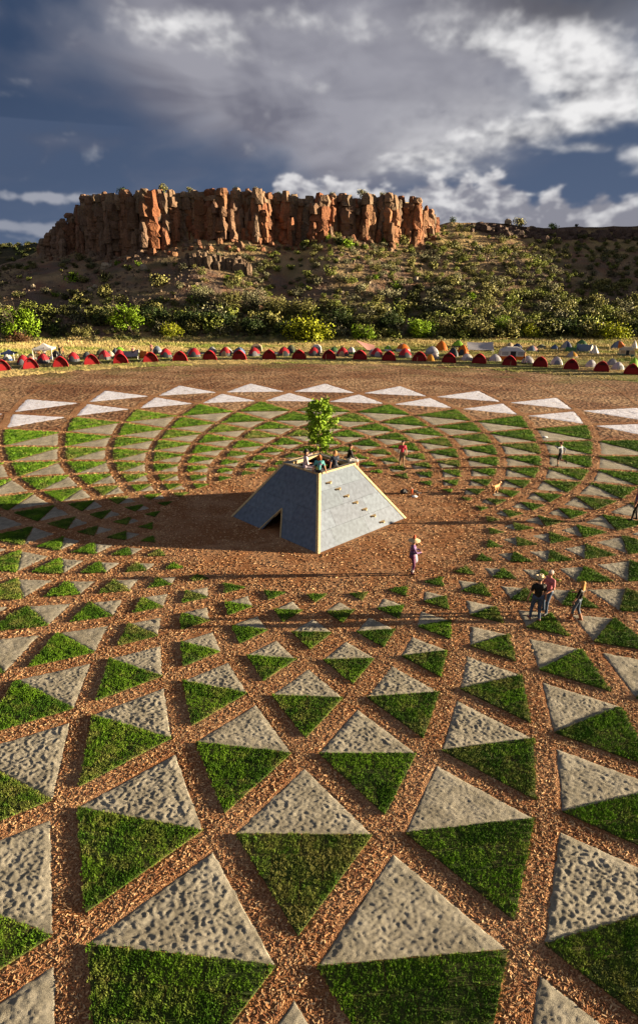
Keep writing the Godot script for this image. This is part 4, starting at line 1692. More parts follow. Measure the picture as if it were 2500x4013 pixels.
func teepee(label: String, at: Vector3, w: float, h: float, color: Color, low: Color) -> void:
	var t := thing("bell_tent", label, "tent", at, 0.3, "tents behind the field")
	for b in [["canvas", 0.2, 1.0, color], ["lower_canvas", 0.0, 0.2, low]]:
		var s := Shape.new()
		s.col = b[3]
		for k in 12:
			var p := []
			for q in [[b[1], k], [b[1], k + 1], [b[2], k + 1], [b[2], k]]:
				var a: float = TAU * q[1] / 12
				var r: float = w * 0.5 * (1.0 - q[0] * 0.97) * (1.0 if q[1] % 2 else 0.9) * (1.0 - 0.25 * sin(q[0] * PI) * 0.5)
				p.append(Vector3(cos(a) * r, q[0] * h, sin(a) * r))
			s.quad_from(p[0], p[1], p[2], p[3], Vector3(0, h * 0.2, 0))
		part(b[0], s.mesh(M.tent), t)
	var s2 := Shape.new()
	s2.tube([Vector3(0, 0, 0), Vector3(0, h * 1.06, 0)], [0.02, 0.015], 5)
	part("tent_pole", s2.mesh(M.pole), t)


func sail_tarp(label: String, at: Vector3, turn: float, corners: Array, color: Color, sag: float) -> void:
	var t := thing("tarp", label, "tarp", at, turn, "tarps in the camp")
	var s := Shape.new()
	s.col = color
	var n := 8
	for side in [0.0, -0.015]:
		for i in n:
			for k in n:
				var p := []
				for q in [[i, k], [i, k + 1], [i + 1, k + 1], [i + 1, k]]:
					var u: float = float(q[0]) / n
					var w: float = float(q[1]) / n
					var b: Vector3 = corners[0].lerp(corners[1], u).lerp(corners[3].lerp(corners[2], u), w)
					p.append(b + Vector3(0, side - sag * sin(u * PI) * (0.4 + 0.6 * sin(w * PI)), 0))
				s.quad_from(p[0], p[1], p[2], p[3], (p[0] + p[2]) / 2.0 - (Vector3.UP if side == 0.0 else Vector3.DOWN))
	part("sheet", s.mesh(M.tent, true), t)
	for c in corners:
		if c.y > 0.3:
			var s2 := Shape.new()
			s2.tube([Vector3(c.x, 0, c.z), c], [0.02, 0.018], 5)
			part("pole", s2.mesh(M.pole), t)


func canopy(label: String, at: Vector3, turn: float, w: float, leg: float, peak: float, color: Color) -> void:
	var t := thing("canopy", label, "canopy", at, turn, "canopies in the camp")
	var c := []
	for q in [[-1, -1], [1, -1], [1, 1], [-1, 1]]:
		c.append(Vector3(q[0] * w * 0.5, leg, q[1] * w * 0.5))
	var s := Shape.new()
	s.col = color
	for i in 4:
		var a: Vector3 = c[i]
		var b: Vector3 = c[(i + 1) % 4]
		var top := Vector3(0, peak, 0)
		for k in 4:
			var f0 := k / 4.0
			var f1 := (k + 1) / 4.0
			var dip := func(f: float) -> Vector3: return Vector3(0, -0.12 * sin(f * PI), 0)
			s.quad_from(a.lerp(top, f0) + dip.call(f0), b.lerp(top, f0) + dip.call(f0), b.lerp(top, f1) + dip.call(f1), a.lerp(top, f1) + dip.call(f1), Vector3(0, leg - 1.0, 0))
		s.quad_from(a, b, b - Vector3(0, 0.22, 0), a - Vector3(0, 0.22, 0), Vector3(0, leg, 0))
	part("roof", s.mesh(M.tent), t)
	for q in c:
		var s2 := Shape.new()
		s2.col = Color(0.7, 0.7, 0.7)
		s2.tube([Vector3(q.x, 0, q.z) * 0.98, Vector3(q.x, leg, q.z) * Vector3(0.98, 1, 0.98)], [0.03, 0.03], 6)
		part("leg", s2.mesh(M.cloth), t)


const PAINT := {"red": Color(0.34, 0.017, 0.024), "grey": Color(0.24, 0.24, 0.26), "dark": Color(0.035, 0.04, 0.05), "charcoal": Color(0.07, 0.075, 0.09), "white": Color(0.50, 0.49, 0.47), "cream": Color(0.42, 0.36, 0.27), "orange": Color(0.46, 0.12, 0.012), "amber": Color(0.50, 0.24, 0.02), "lime": Color(0.17, 0.36, 0.025), "green": Color(0.05, 0.13, 0.05), "olive": Color(0.11, 0.12, 0.08), "navy": Color(0.03, 0.045, 0.12), "blue": Color(0.05, 0.09, 0.2), "steel": Color(0.12, 0.16, 0.22), "teal": Color(0.04, 0.13, 0.13), "tan": Color(0.34, 0.25, 0.16), "pink": Color(0.34, 0.18, 0.16), "lightgrey": Color(0.38, 0.38, 0.41), "none": Color.TRANSPARENT}
const NTH := ["first", "second", "third", "fourth", "fifth", "sixth", "seventh", "eighth", "ninth", "tenth", "eleventh", "twelfth", "thirteenth", "fourteenth", "fifteenth", "sixteenth", "seventeenth", "eighteenth", "nineteenth", "twentieth", "twenty-first", "twenty-second", "twenty-third"]


func build_camp() -> void:
	rng.seed = 88
	# the front row stands on a circle round the pyramid and looks at it
	for i in RED_FRONT.size():
		var t: Array = RED_FRONT[i]
		hoop_tent("red hooped tent, %s from the left in the front row" % NTH[i], Vector3(t[0], 0, t[1]), atan2(-t[0], -t[1]) * 0.6 + rng.randf_range(-0.12, 0.12), t[2], 1.42, rng.randf_range(0.5, 1.1))
	for i in RED_BACK.size():
		var t: Array = RED_BACK[i]
		dome_tent("red dome tent with dark grey skirt, %s from the left in the second row" % NTH[i], Vector3(t[0], 0, t[1]), rng.randf_range(-0.3, 0.3), t[2], 1.35, PAINT.red, PAINT.charcoal, [PAINT.grey, PAINT.dark, PAINT.charcoal, PAINT.tan][i % 4], rng.randf_range(0.26, 0.36), Color.TRANSPARENT, "red tents in the second row")
	for i in STAKES.size():
		var s := Shape.new()
		s.box(Vector3(0, 0.38, 0), Vector3(0.05, 0.8, 0.05))
		s.col = Color(0.9, 0.5, 0.4)
		s.box(Vector3(0, 0.74, 0), Vector3(0.056, 0.1, 0.056))
		single("marker_stake", s.mesh(M.pine), "wooden marker stake before the red tents, %s from the left" % NTH[i], "stake", Vector3(STAKES[i][0], 0, STAKES[i][1]), 0.3 * i, "marker stakes")
	for t in TENTS:
		# style, x, z, width, height, colours, label
		var at := Vector3(t[1], 0, t[2])
		var turn := rng.randf_range(-0.5, 0.5)
		match t[0]:
			"dome":
				dome_tent(t[8], at, turn, t[3], t[4], PAINT[t[5]], PAINT[t[6]], PAINT[t[7]], 0.34 if t[5] != t[6] else 0.2)
			"two":
				dome_tent(t[8], at, turn, t[3], t[4], PAINT[t[5]], PAINT[t[6]], PAINT[t[7]], 0.22, PAINT[t[6]])
			"tunnel":
				tunnel_tent(t[8], at, 0.9, t[3] * 0.8, t[4], t[3] * 1.1, PAINT[t[5]], PAINT[t[6]])
			"cabin":
				cabin_tent(t[8], at, turn * 0.5, t[3], t[4], t[3] * 0.7, PAINT[t[5]], PAINT[t[6]], PAINT[t[5]], PAINT[t[7]])
			"teepee":
				teepee(t[8], at, t[3], t[4], PAINT[t[5]], PAINT[t[6]])
			"canopy":
				canopy(t[8], at, 0.15, t[3], t[4] * 0.70, t[4], PAINT[t[5]])
			"flat":
				var s := Shape.new()
				s.col = PAINT[t[5]]
				s.hull_box([Vector3(-0.5, 0.01, -0.3) * t[3], Vector3(0.5, 0.01, -0.25) * t[3], Vector3(0.45, 0.01, 0.3) * t[3], Vector3(-0.5, 0.01, 0.28) * t[3], Vector3(-0.3, 0.15, -0.2) * t[3], Vector3(0.4, 0.12, -0.2) * t[3], Vector3(0.4, 0.10, 0.2) * t[3], Vector3(-0.42, 0.07, 0.2) * t[3]])
				single("ground_tarp", s.mesh(M.tent), t[8], "tarp", at, 0.2, "tarps in the camp")
			"box":
				var s := Shape.new()
				s.col = PAINT[t[5]]
				s.hull_box([Vector3(-0.5, 0, -0.3) * t[3], Vector3(0.5, 0, -0.3) * t[3], Vector3(0.5, 0, 0.3) * t[3], Vector3(-0.5, 0, 0.3) * t[3], Vector3(-0.53 * t[3], t[4] * 0.75, -0.33 * t[3]), Vector3(0.53 * t[3], t[4] * 0.75, -0.33 * t[3]), Vector3(0.53 * t[3], t[4] * 0.75, 0.33 * t[3]), Vector3(-0.53 * t[3], t[4] * 0.75, 0.33 * t[3])])
				var lid := Shape.new()
				lid.col = PAINT[t[6]]
				lid.box(Vector3(0, t[4] * 0.88, 0), Vector3(t[3] * 1.1, t[4] * 0.24, t[3] * 0.7))
				var o := thing("cooler_box", t[8], "cooler", at, 0.2, "coolers in the camp")
				part("tub", s.mesh(M.cloth), o)
				part("lid", lid.mesh(M.cloth), o)
	sail_tarp("grey sheet hung as a sunshade before a lime tent", Vector3(SHADE[0], 0, SHADE[1]), 0.0, [Vector3(-2.1, 2.0, -0.4), Vector3(2.1, 2.05, -0.4), Vector3(2.05, 0.95, 0.6), Vector3(-2.05, 0.95, 0.6)], PAINT.lightgrey, 0.18)
	sail_tarp("pink patterned tarp stretched from a tall pole", Vector3(SAIL[0], 0, SAIL[1]), 0.1, [Vector3(-1.5, 2.1, -0.3), Vector3(1.5, 1.3, -0.6), Vector3(1.6, 0.55, 0.8), Vector3(0.1, 0.7, 1.0)], PAINT.pink, 0.15)
	sail_tarp("grey tarp draped low over camping gear between red tents", Vector3(DRAPE[0], 0, DRAPE[1]), -0.1, [Vector3(-1.5, 0.9, -0.7), Vector3(1.2, 1.3, -0.6), Vector3(1.5, 0.5, 0.8), Vector3(-1.5, 0.35, 0.8)], PAINT.grey, 0.2)


# ---------------------------------------------------------------- people and the dog

func sdf_mesh(bones: Array, cell: float, blend: float, extra: Shape = null) -> ArrayMesh:
	# one skin over tapered capsules [a, b, radius a, radius b, colour], meshed as surface nets
	var lo := Vector3(9, 9, 9)
	var hi := -lo
	for b in bones:
		for q in [[b[0], b[2]], [b[1], b[3]]]:
			lo = lo.min(q[0] - Vector3.ONE * (q[1] + cell * 3.0))
			hi = hi.max(q[0] + Vector3.ONE * (q[1] + cell * 3.0))
	var nx := int((hi.x - lo.x) / cell) + 2
	var ny := int((hi.y - lo.y) / cell) + 2
	var nz := int((hi.z - lo.z) / cell) + 2
	var field := PackedFloat32Array()
	field.resize(nx * ny * nz)
	field.fill(1.0)
	var near := PackedFloat32Array()
	near.resize(nx * ny * nz)
	near.fill(9.0)
	var who := PackedInt32Array()
	who.resize(nx * ny * nz)
	var sx := nx
	var sy := nx * ny
	for n in bones.size():
		var a: Vector3 = bones[n][0]
		var b: Vector3 = bones[n][1]
		var ra: float = bones[n][2]
		var rb: float = bones[n][3]
		var ab := b - a
		var l2 := maxf(ab.length_squared(), 1e-6)
		var big := maxf(ra, rb) + blend + cell * 2.0
		var f := ((a.min(b) - Vector3.ONE * big - lo) / cell).floor()
		var t := ((a.max(b) + Vector3.ONE * big - lo) / cell).ceil()
		for iz in range(maxi(0, int(f.z)), mini(nz, int(t.z) + 1)):
			for iy in range(maxi(0, int(f.y)), mini(ny, int(t.y) + 1)):
				for ix in range(maxi(0, int(f.x)), mini(nx, int(t.x) + 1)):
					var p := lo + Vector3(ix, iy, iz) * cell - a
					var k := clampf(p.dot(ab) / l2, 0.0, 1.0)
					var d := (p - ab * k).length() - lerpf(ra, rb, k)
					var i := ix + iy * sx + iz * sy
					if d < near[i]:
						near[i] = d
						who[i] = n
					var e := field[i]
					var h := maxf(blend - absf(e - d), 0.0) / blend
					field[i] = minf(e, d) - h * h * blend * 0.25
	var v := PackedVector3Array()
	var nrm := PackedVector3Array()
	var c := PackedColorArray()
	var idx := PackedInt32Array()
	var at := {}
	var corner := [0, 1, sx, sx + 1, sy, sy + 1, sy + sx, sy + sx + 1]
	for iz in nz - 1:
		for iy in ny - 1:
			for ix in nx - 1:
				var i := ix + iy * sx + iz * sy
				if absf(field[i]) > cell * 2.0:
					continue
				var inside := 0
				for o in corner:
					if field[i + o] < 0.0:
						inside += 1
				if inside == 0 or inside == 8:
					continue
				var sum := Vector3.ZERO
				var count := 0
				for k in 8:
					for axis in 3:
						if k & (1 << axis):
							continue
						var o0: int = corner[k]
						var o1: int = corner[k | (1 << axis)]
						var f0 := field[i + o0]
						var f1 := field[i + o1]
						if (f0 < 0.0) != (f1 < 0.0):
							var q := Vector3(k & 1, (k >> 1) & 1, (k >> 2) & 1)
							q[axis] += f0 / (f0 - f1)
							sum += q
							count += 1
				at[i] = v.size()
				v.append(lo + (Vector3(ix, iy, iz) + sum / count) * cell)
				var g := Vector3(field[i + 1] - field[i] + field[i + sx + 1] - field[i + sx], field[i + sx] - field[i] + field[i + sy + sx] - field[i + sy], field[i + sy] - field[i] + field[i + sy + 1] - field[i + 1])
				nrm.append(g.normalized())
				c.append(bones[who[i]][4])
	for i in at:
		for axis in 3:
			var step: int = [1, sx, sy][axis]
			if (field[i] < 0.0) == (field[i + step] < 0.0):
				continue
			var o1: int = [sx, sy, 1][axis]
			var o2: int = [sy, 1, sx][axis]
			if not (at.has(i - o1) and at.has(i - o2) and at.has(i - o1 - o2)):
				continue
			var q := [at[i], at[i - o1], at[i - o1 - o2], at[i - o2]]
			if field[i] < 0.0:
				idx.append_array(PackedInt32Array([q[0], q[2], q[1], q[0], q[3], q[2]]))
			else:
				idx.append_array(PackedInt32Array([q[0], q[1], q[2], q[0], q[2], q[3]]))
	if extra:
		var first := v.size()
		for i in range(0, extra.v.size(), 3):
			var f := (extra.v[i] - extra.v[i + 2]).cross(extra.v[i] - extra.v[i + 1]).normalized()
			for k in 3:
				v.append(extra.v[i + k])
				nrm.append(f)
				c.append(extra.c[i + k])
				idx.append(first + i + k)
	var arr := []
	arr.resize(Mesh.ARRAY_MAX)
	arr[Mesh.ARRAY_VERTEX] = v
	arr[Mesh.ARRAY_NORMAL] = nrm
	arr[Mesh.ARRAY_COLOR] = c
	arr[Mesh.ARRAY_INDEX] = idx
	var m := ArrayMesh.new()
	m.add_surface_from_arrays(Mesh.PRIMITIVE_TRIANGLES, arr)
	m.surface_set_material(0, M.skin)
	return m


func bend(a: Vector3, b: Vector3, l1: float, l2: float, hint: Vector3) -> Array:
	# [middle joint, end joint] of a two-part limb reaching from a towards b
	var d := b - a
	var l := clampf(d.length(), 0.1, l1 + l2 - 0.002)
	var u := d.normalized()
	var x := (l1 * l1 - l2 * l2 + l * l) / (2.0 * l)
	var h := sqrt(maxf(0.0, l1 * l1 - x * x))
	var n := (hint - u * hint.dot(u)).normalized()
	return [a + u * x + n * h, a + u * l]


func hand(s: Shape, wrist: Vector3, dir: Vector3, side: Vector3, color: Color) -> void:
	# palm is part of the body; here the four fingers and the thumb, slightly curled
	s.col = color
	var d := dir.normalized()
	var w := (side - d * side.dot(d)).normalized()
	var curl := d.cross(w)
	for i in 4:
		var long: float = [0.068, 0.078, 0.074, 0.058][i]
		var root := wrist + d * 0.085 + w * (0.012 * (i - 1.5) * 1.6)
		s.tube([root, root + d * long * 0.55 + curl * 0.006, root + d * long * 0.95 + curl * 0.026], [0.0095, 0.009, 0.007], 5)
	var tr := wrist + d * 0.035 - w * 0.03
	s.tube([tr, tr + d * 0.03 - w * 0.025 + curl * 0.01, tr + d * 0.06 - w * 0.03 + curl * 0.02], [0.012, 0.0105, 0.008], 5)


func person(label: String, at: Vector3, turn: float, o: Dictionary) -> Node3D:
	# faces +z before it is turned; its left is +x
	var skin: Color = o.get("skin", Color(0.38, 0.20, 0.13))
	var shirt: Color = o.get("shirt", Color(0.2, 0.2, 0.2))
	var pants: Color = o.get("pants", Color(0.1, 0.1, 0.12))
	var shoe: Color = o.get("shoe", Color(0.04, 0.035, 0.03))
	var sock: Color = o.get("sock", skin)
	var sleeve: float = o.get("sleeve", 0.5)
	var leg: float = o.get("leg", 1.0)
	var size: float = o.get("h", 1.75) / 1.75
	var pel: Vector3 = o.get("pelvis", Vector3(0, 0.94, 0))
	var lean: Vector3 = o.get("lean", Vector3.ZERO)
	var chest := pel + Vector3(0, 0.46, 0) + lean
	var twist: float = o.get("twist", 0.0)
	var across := Vector3(cos(twist), 0, -sin(twist))
	var build: float = o.get("build", 1.0)
	var bones := []
	var fingers := Shape.new()
	# trunk
	bones.append([pel + Vector3(-0.075, 0, 0), pel + Vector3(0.075, 0, 0), 0.115 * build, 0.115 * build, pants])
	bones.append([pel + Vector3(0, 0.10, 0), pel.lerp(chest, 0.62), 0.118 * build, 0.128 * build, shirt])
	bones.append([chest - across * 0.09 - Vector3(0, 0.04, 0), chest + across * 0.09 - Vector3(0, 0.04, 0), 0.118 * build, 0.118 * build, shirt])
	bones.append([chest - across * 0.165 + Vector3(0, 0.03, 0), chest + across * 0.165 + Vector3(0, 0.03, 0), 0.062, 0.062, shirt])
	# neck and head
	var look: float = o.get("look", 0.0) + twist
	var nod: float = o.get("nod", 0.0)
	var neck := chest + Vector3(0, 0.10, 0.0)
	var hb := Basis(Vector3.UP, look) * Basis(Vector3.RIGHT, nod)
	var head := neck + Vector3(0, 0.155, 0.0) + hb * Vector3(0, 0, 0.025) + lean * 0.12
	bones.append([neck - Vector3(0, 0.03, 0), head - Vector3(0, 0.05, 0), 0.058, 0.052, skin])
	bones.append([head + hb * Vector3(0, 0.035, -0.015), head + hb * Vector3(0, 0.02, 0.012), 0.088, 0.082, skin])
	bones.append([head + hb * Vector3(0, -0.03, 0.015), head + hb * Vector3(0, -0.065, 0.045), 0.066, 0.040, skin])
	bones.append([head + hb * Vector3(0, 0.015, 0.09), head + hb * Vector3(0, -0.02, 0.112), 0.010, 0.016, skin])
	for s in [-1, 1]:
		bones.append([head + hb * Vector3(s * 0.088, 0.01, -0.005), head + hb * Vector3(s * 0.092, -0.022, 0.0), 0.014, 0.011, skin])
		fingers.col = Color(0.03, 0.02, 0.015)
		fingers.box(head + hb * Vector3(s * 0.033, 0.012, 0.088), Vector3(0.024, 0.011, 0.014), hb)
	fingers.col = Color(0.22, 0.07, 0.06)
	fingers.box(head + hb * Vector3(0, -0.052, 0.083), Vector3(0.042, 0.010, 0.012), hb)
	# limbs
	for s in [-1, 1]:
		var n := "R" if s < 0 else "L"
		var hip := pel + Vector3(s * 0.088, -0.02, 0)
		var foot_at: Vector3 = o.get("foot" + n, Vector3(s * 0.11, 0.075, 0.0))
		var j := bend(hip, foot_at, 0.44, 0.42, o.get("knee" + n, Vector3(s * 0.1, 0, 1)))
		var kn: Vector3 = j[0]
		var an: Vector3 = j[1]
		if leg >= 0.9:
			bones.append([hip, kn, 0.088 * build, 0.062, pants])
			bones.append([kn, an, 0.060, 0.048, pants])
		else:
			bones.append([hip, hip.lerp(kn, leg * 2.0), 0.095 * build, 0.082, pants])
			bones.append([hip.lerp(kn, leg * 2.0), kn, 0.068, 0.055, skin])
			bones.append([kn, an.lerp(kn, 0.35), 0.054, 0.050, skin])
			bones.append([an.lerp(kn, 0.35), an, 0.050, 0.040, sock])
		var toe: Vector3 = o.get("toe" + n, Vector3(s * 0.04, -0.035, 0.15))
		bones.append([an + Vector3(0, -0.03, -0.03), an + toe, 0.044, 0.036, shoe])
		if o.get("boot", false):
			bones.append([an, an.lerp(kn, 0.45), 0.056, 0.062, shoe])
		var sh: Vector3 = chest + across * s * 0.185 + Vector3(0, 0.02, 0)
		var hand_at: Vector3 = o.get("hand" + n, Vector3(s * 0.27, 0.83, 0.06))
		var e := bend(sh, hand_at, 0.29, 0.255, o.get("elbow" + n, Vector3(s * 0.6, -0.3, -1)))
		var el: Vector3 = e[0]
		var wr: Vector3 = e[1]
		if sleeve >= 0.95:
			bones.append([sh, el, 0.058, 0.048, shirt])
			bones.append([el, wr, 0.047, 0.036, shirt])
		else:
			bones.append([sh, sh.lerp(el, sleeve * 1.3), 0.060, 0.056, shirt])
			bones.append([sh.lerp(el, sleeve * 1.3), el, 0.044, 0.040, skin])
			bones.append([el, wr, 0.041, 0.029, skin])
		var pd := (wr - el).normalized()
		bones.append([wr, wr + pd * 0.07, 0.028, 0.033, skin])
		hand(fingers, wr, pd, Vector3(0, 0, 1) if absf(pd.z) < 0.8 else Vector3(s, 0, 0), skin)
	for b in o.get("more", []):
		bones.append(b)
	var t := thing("person", label, "person", at, turn)
	t.scale = Vector3.ONE * size
	part("body", sdf_mesh(bones, o.get("cell", 0.02), 0.03, fingers), t)
	# hair
	var hair: Color = o.get("hair", Color(0.03, 0.02, 0.015))
	var style: String = o.get("style", "short")
	if style != "bald":
		var hb2 := [[head + hb * Vector3(0, 0.055, -0.03), head + hb * Vector3(0, 0.06, 0.012), 0.092, 0.082, hair], [head + hb * Vector3(0, 0.0, -0.055), head + hb * Vector3(0, 0.05, -0.04), 0.068, 0.085, hair]]
		if style == "long" or style == "bob":
			var down := -0.34 if style == "long" else -0.12
			for s in [-1, 0, 1]:
				hb2.append([head + hb * Vector3(s * 0.06, 0.02, -0.05), head + hb * Vector3(s * 0.075, down, -0.07), 0.06, 0.045, hair])
		part("hair", sdf_mesh(hb2, 0.016, 0.03), t)
	match o.get("hat", ""):
		"cowboy":
			var s := Shape.new()
			s.col = Color(0.50, 0.40, 0.24)
			s.lathe([Vector2(0.10, 0.0), Vector2(0.098, 0.06), Vector2(0.085, 0.115), Vector2(0.05, 0.125), Vector2(0.002, 0.105)], 14, Vector3.ZERO, 1.2)
			var n := 20
			for k in n:
				var p := []
				for q in [[0.09, k], [0.09, k + 1], [0.19, k + 1], [0.19, k]]:
					var a: float = TAU * q[1] / n
					p.append(Vector3(cos(a) * q[0] * 0.92, (0.055 * pow(absf(cos(a)), 2.0) if q[0] > 0.1 else 0.0), sin(a) * q[0] * 1.12))
				s.quad_from(p[0], p[1], p[2], p[3], (p[0] + p[2]) / 2.0 - Vector3.UP)
				s.quad_from(p[0] - Vector3(0, 0.01, 0), p[1] - Vector3(0, 0.01, 0), p[2] - Vector3(0, 0.01, 0), p[3] - Vector3(0, 0.01, 0), (p[0] + p[2]) / 2.0 + Vector3.UP)
			var h := part("hat", s.mesh(M.cloth, true), t, head + Vector3(0, 0.075, -0.01))
			h.basis = hb
		"cone":
			var s := Shape.new()
			s.col = Color(0.42, 0.30, 0.18)
			s.lathe([Vector2(0.29, -0.012), Vector2(0.285, 0.01), Vector2(0.19, 0.045), Vector2(0.12, 0.075), Vector2(0.105, 0.13)], 20)
			s.lathe([Vector2(0.10, -0.01), Vector2(0.29, -0.012)], 20)
			s.col = Color(0.36, 0.08, 0.035)
			s.lathe([Vector2(0.105, 0.13), Vector2(0.075, 0.17), Vector2(0.06, 0.24), Vector2(0.035, 0.28), Vector2(0.002, 0.285)], 14)
			part("hat", s.mesh(M.cloth, true), t, head + Vector3(0, 0.06, 0))
		"round":
			var s := Shape.new()
			s.col = o.get("hatcol", Color(0.02, 0.018, 0.018))
			s.lathe([Vector2(0.155, 0.0), Vector2(0.15, 0.012), Vector2(0.105, 0.025), Vector2(0.103, 0.09), Vector2(0.07, 0.125), Vector2(0.002, 0.13)], 16)
			s.lathe([Vector2(0.09, 0.0), Vector2(0.155, 0.0)], 16)
			part("hat", s.mesh(M.cloth, true), t, head + Vector3(0, 0.055, -0.01))
	return t


func build_people() -> void:
	var jeans := Color(0.04, 0.062, 0.105)
	person("man in a red T-shirt and khaki trousers standing behind the pyramid", Vector3(5.5, 0.015, -9.78), -0.15, {"h": 1.76, "shirt": Color(0.48, 0.035, 0.06), "pants": Color(0.19, 0.13, 0.075), "hair": Color(0.02, 0.014, 0.01), "footL": Vector3(0.14, 0.075, 0.05), "footR": Vector3(-0.16, 0.075, -0.03), "handL": Vector3(0.30, 0.84, 0.05), "handR": Vector3(-0.30, 0.84, 0.05)})
	person("man in a grey hooded top and black shorts running over the beds on the right", Vector3(16.36, 0.06, -9.82), -2.2, {"h": 1.72, "shirt": Color(0.13, 0.155, 0.19), "sleeve": 1.0, "pants": Color(0.012, 0.012, 0.014), "leg": 0.42, "shoe": Color(0.03, 0.02, 0.015), "sock": Color(0.05, 0.04, 0.035), "hair": Color(0.10, 0.045, 0.02), "footL": Vector3(0.07, 0.075, 0.05), "footR": Vector3(-0.12, 0.42, -0.42), "toeR": Vector3(0, -0.12, -0.02), "handL": Vector3(0.34, 1.50, 0.32), "handR": Vector3(-0.30, 1.02, -0.16), "lean": Vector3(0, 0, 0.04)})
	person("person in a tall wide straw hat and purple patterned clothes facing right on the plaza", Vector3(4.02, 0.015, 6.82), PI / 2 - 0.1, {"h": 1.66, "shirt": Color(0.11, 0.055, 0.16), "sleeve": 1.0, "pants": Color(0.09, 0.025, 0.07), "shoe": Color(0.10, 0.04, 0.02), "hat": "cone", "hair": Color(0.04, 0.025, 0.02), "handL": Vector3(0.10, 1.20, 0.32), "handR": Vector3(-0.08, 1.16, 0.34), "elbowL": Vector3(0.8, -0.6, -0.3), "elbowR": Vector3(-0.8, -0.6, -0.3), "build": 1.08, "nod": 0.25, "more": [[Vector3(0.0, 1.02, 0.06), Vector3(0.02, 0.70, 0.12), 0.11, 0.13, Color(0.30, 0.26, 0.32)], [Vector3(0, 1.1, 0), Vector3(0, 0.92, -0.02), 0.145, 0.15, Color(0.06, 0.045, 0.09)], [Vector3(0.09, 0.32, 0.05), Vector3(0.1, 0.2, 0.05), 0.066, 0.066, Color(0.42, 0.40, 0.40)], [Vector3(-0.09, 0.30, 0.03), Vector3(-0.1, 0.18, 0.03), 0.066, 0.066, Color(0.42, 0.40, 0.40)], [Vector3(0.05, 1.36, 0.13), Vector3(0.08, 1.16, 0.20), 0.016, 0.014, Color(0.6, 0.57, 0.53)], [Vector3(0.05, 0.98, 0.19), Vector3(0.09, 0.72, 0.24), 0.018, 0.016, Color(0.6, 0.57, 0.53)]]})
	person("man in a black T-shirt, jeans and pale cowboy hat seen from behind", Vector3(8.25, 0.07, 10.77), PI - 0.1, {"h": 1.83, "cell": 0.017, "shirt": Color(0.008, 0.008, 0.009), "pants": jeans, "shoe": Color(0.16, 0.07, 0.05), "hat": "cowboy", "hair": Color(0.08, 0.06, 0.045), "build": 1.12, "handL": Vector3(0.33, 0.82, 0.04), "handR": Vector3(-0.32, 0.84, 0.08), "footL": Vector3(0.17, 0.075, 0.02), "footR": Vector3(-0.15, 0.075, -0.06), "look": -0.5})
	person("grey-haired man in a pink T-shirt and jeans beside the man in the cowboy hat", Vector3(8.86, 0.04, 10.17), -PI / 2 + 0.5, {"h": 1.82, "cell": 0.017, "shirt": Color(0.33, 0.10, 0.12), "pants": jeans * 1.15, "shoe": Color(0.03, 0.03, 0.03), "hair": Color(0.40, 0.34, 0.30), "skin": Color(0.42, 0.20, 0.14), "build": 1.1, "handL": Vector3(0.20, 1.02, 0.26), "handR": Vector3(-0.24, 0.95, 0.2), "footL": Vector3(0.13, 0.075, 0.10), "footR": Vector3(-0.13, 0.075, -0.05)})
	person("woman in black top and brown boots with long fair hair right of two men", Vector3(9.86, 0.03, 10.7), -PI / 2 - 0.75, {"h": 1.66, "cell": 0.017, "shirt": Color(0.008, 0.008, 0.009), "sleeve": 0.75, "pants": Color(0.05, 0.07, 0.10), "shoe": Color(0.23, 0.09, 0.04), "boot": true, "hair": Color(0.34, 0.17, 0.05), "style": "long", "build": 0.9, "footL": Vector3(0.08, 0.075, 0.17), "footR": Vector3(-0.08, 0.10, -0.19), "toeR": Vector3(0, -0.06, 0.13), "handL": Vector3(0.26, 0.86, 0.1), "handR": Vector3(-0.2, 1.12, 0.26), "lean": Vector3(0.0, 0, -0.06), "more": [[Vector3(-0.2, 1.05, 0.1), Vector3(-0.24, 0.72, 0.05), 0.05, 0.06, Color(0.012, 0.01, 0.01)]]})
	person("person in patterned dark red shirt and black trousers at the right picture edge", Vector3(17.0, 0.07, 0.13), -PI / 2 - 0.2, {"h": 1.80, "shirt": Color(0.16, 0.045, 0.07), "pants": Color(0.008, 0.008, 0.01), "shoe": Color(0.01, 0.01, 0.012), "hat": "round", "hatcol": Color(0.42, 0.34, 0.22), "footL": Vector3(0.10, 0.075, 0.16), "footR": Vector3(-0.10, 0.075, -0.14), "handL": Vector3(0.24, 0.88, 0.16), "more": [[Vector3(0, 1.3, 0), Vector3(0, 1.12, 0), 0.135, 0.14, Color(0.09, 0.07, 0.16)]]})
	# on the rim of the pyramid; the seat is 3.115 m up
	var seat := PYR_HIGH + 0.035
	var sit := {"pelvis": Vector3(0, 0.115, 0), "footL": Vector3(0.12, -0.36, 0.44), "footR": Vector3(-0.12, -0.36, 0.44), "kneeL": Vector3(0.1, 1, 0.6), "kneeR": Vector3(-0.1, 1, 0.6)}
	var make_sit := func(extra: Dictionary) -> Dictionary:
		var d := sit.duplicate()
		d.merge(extra, true)
		return d
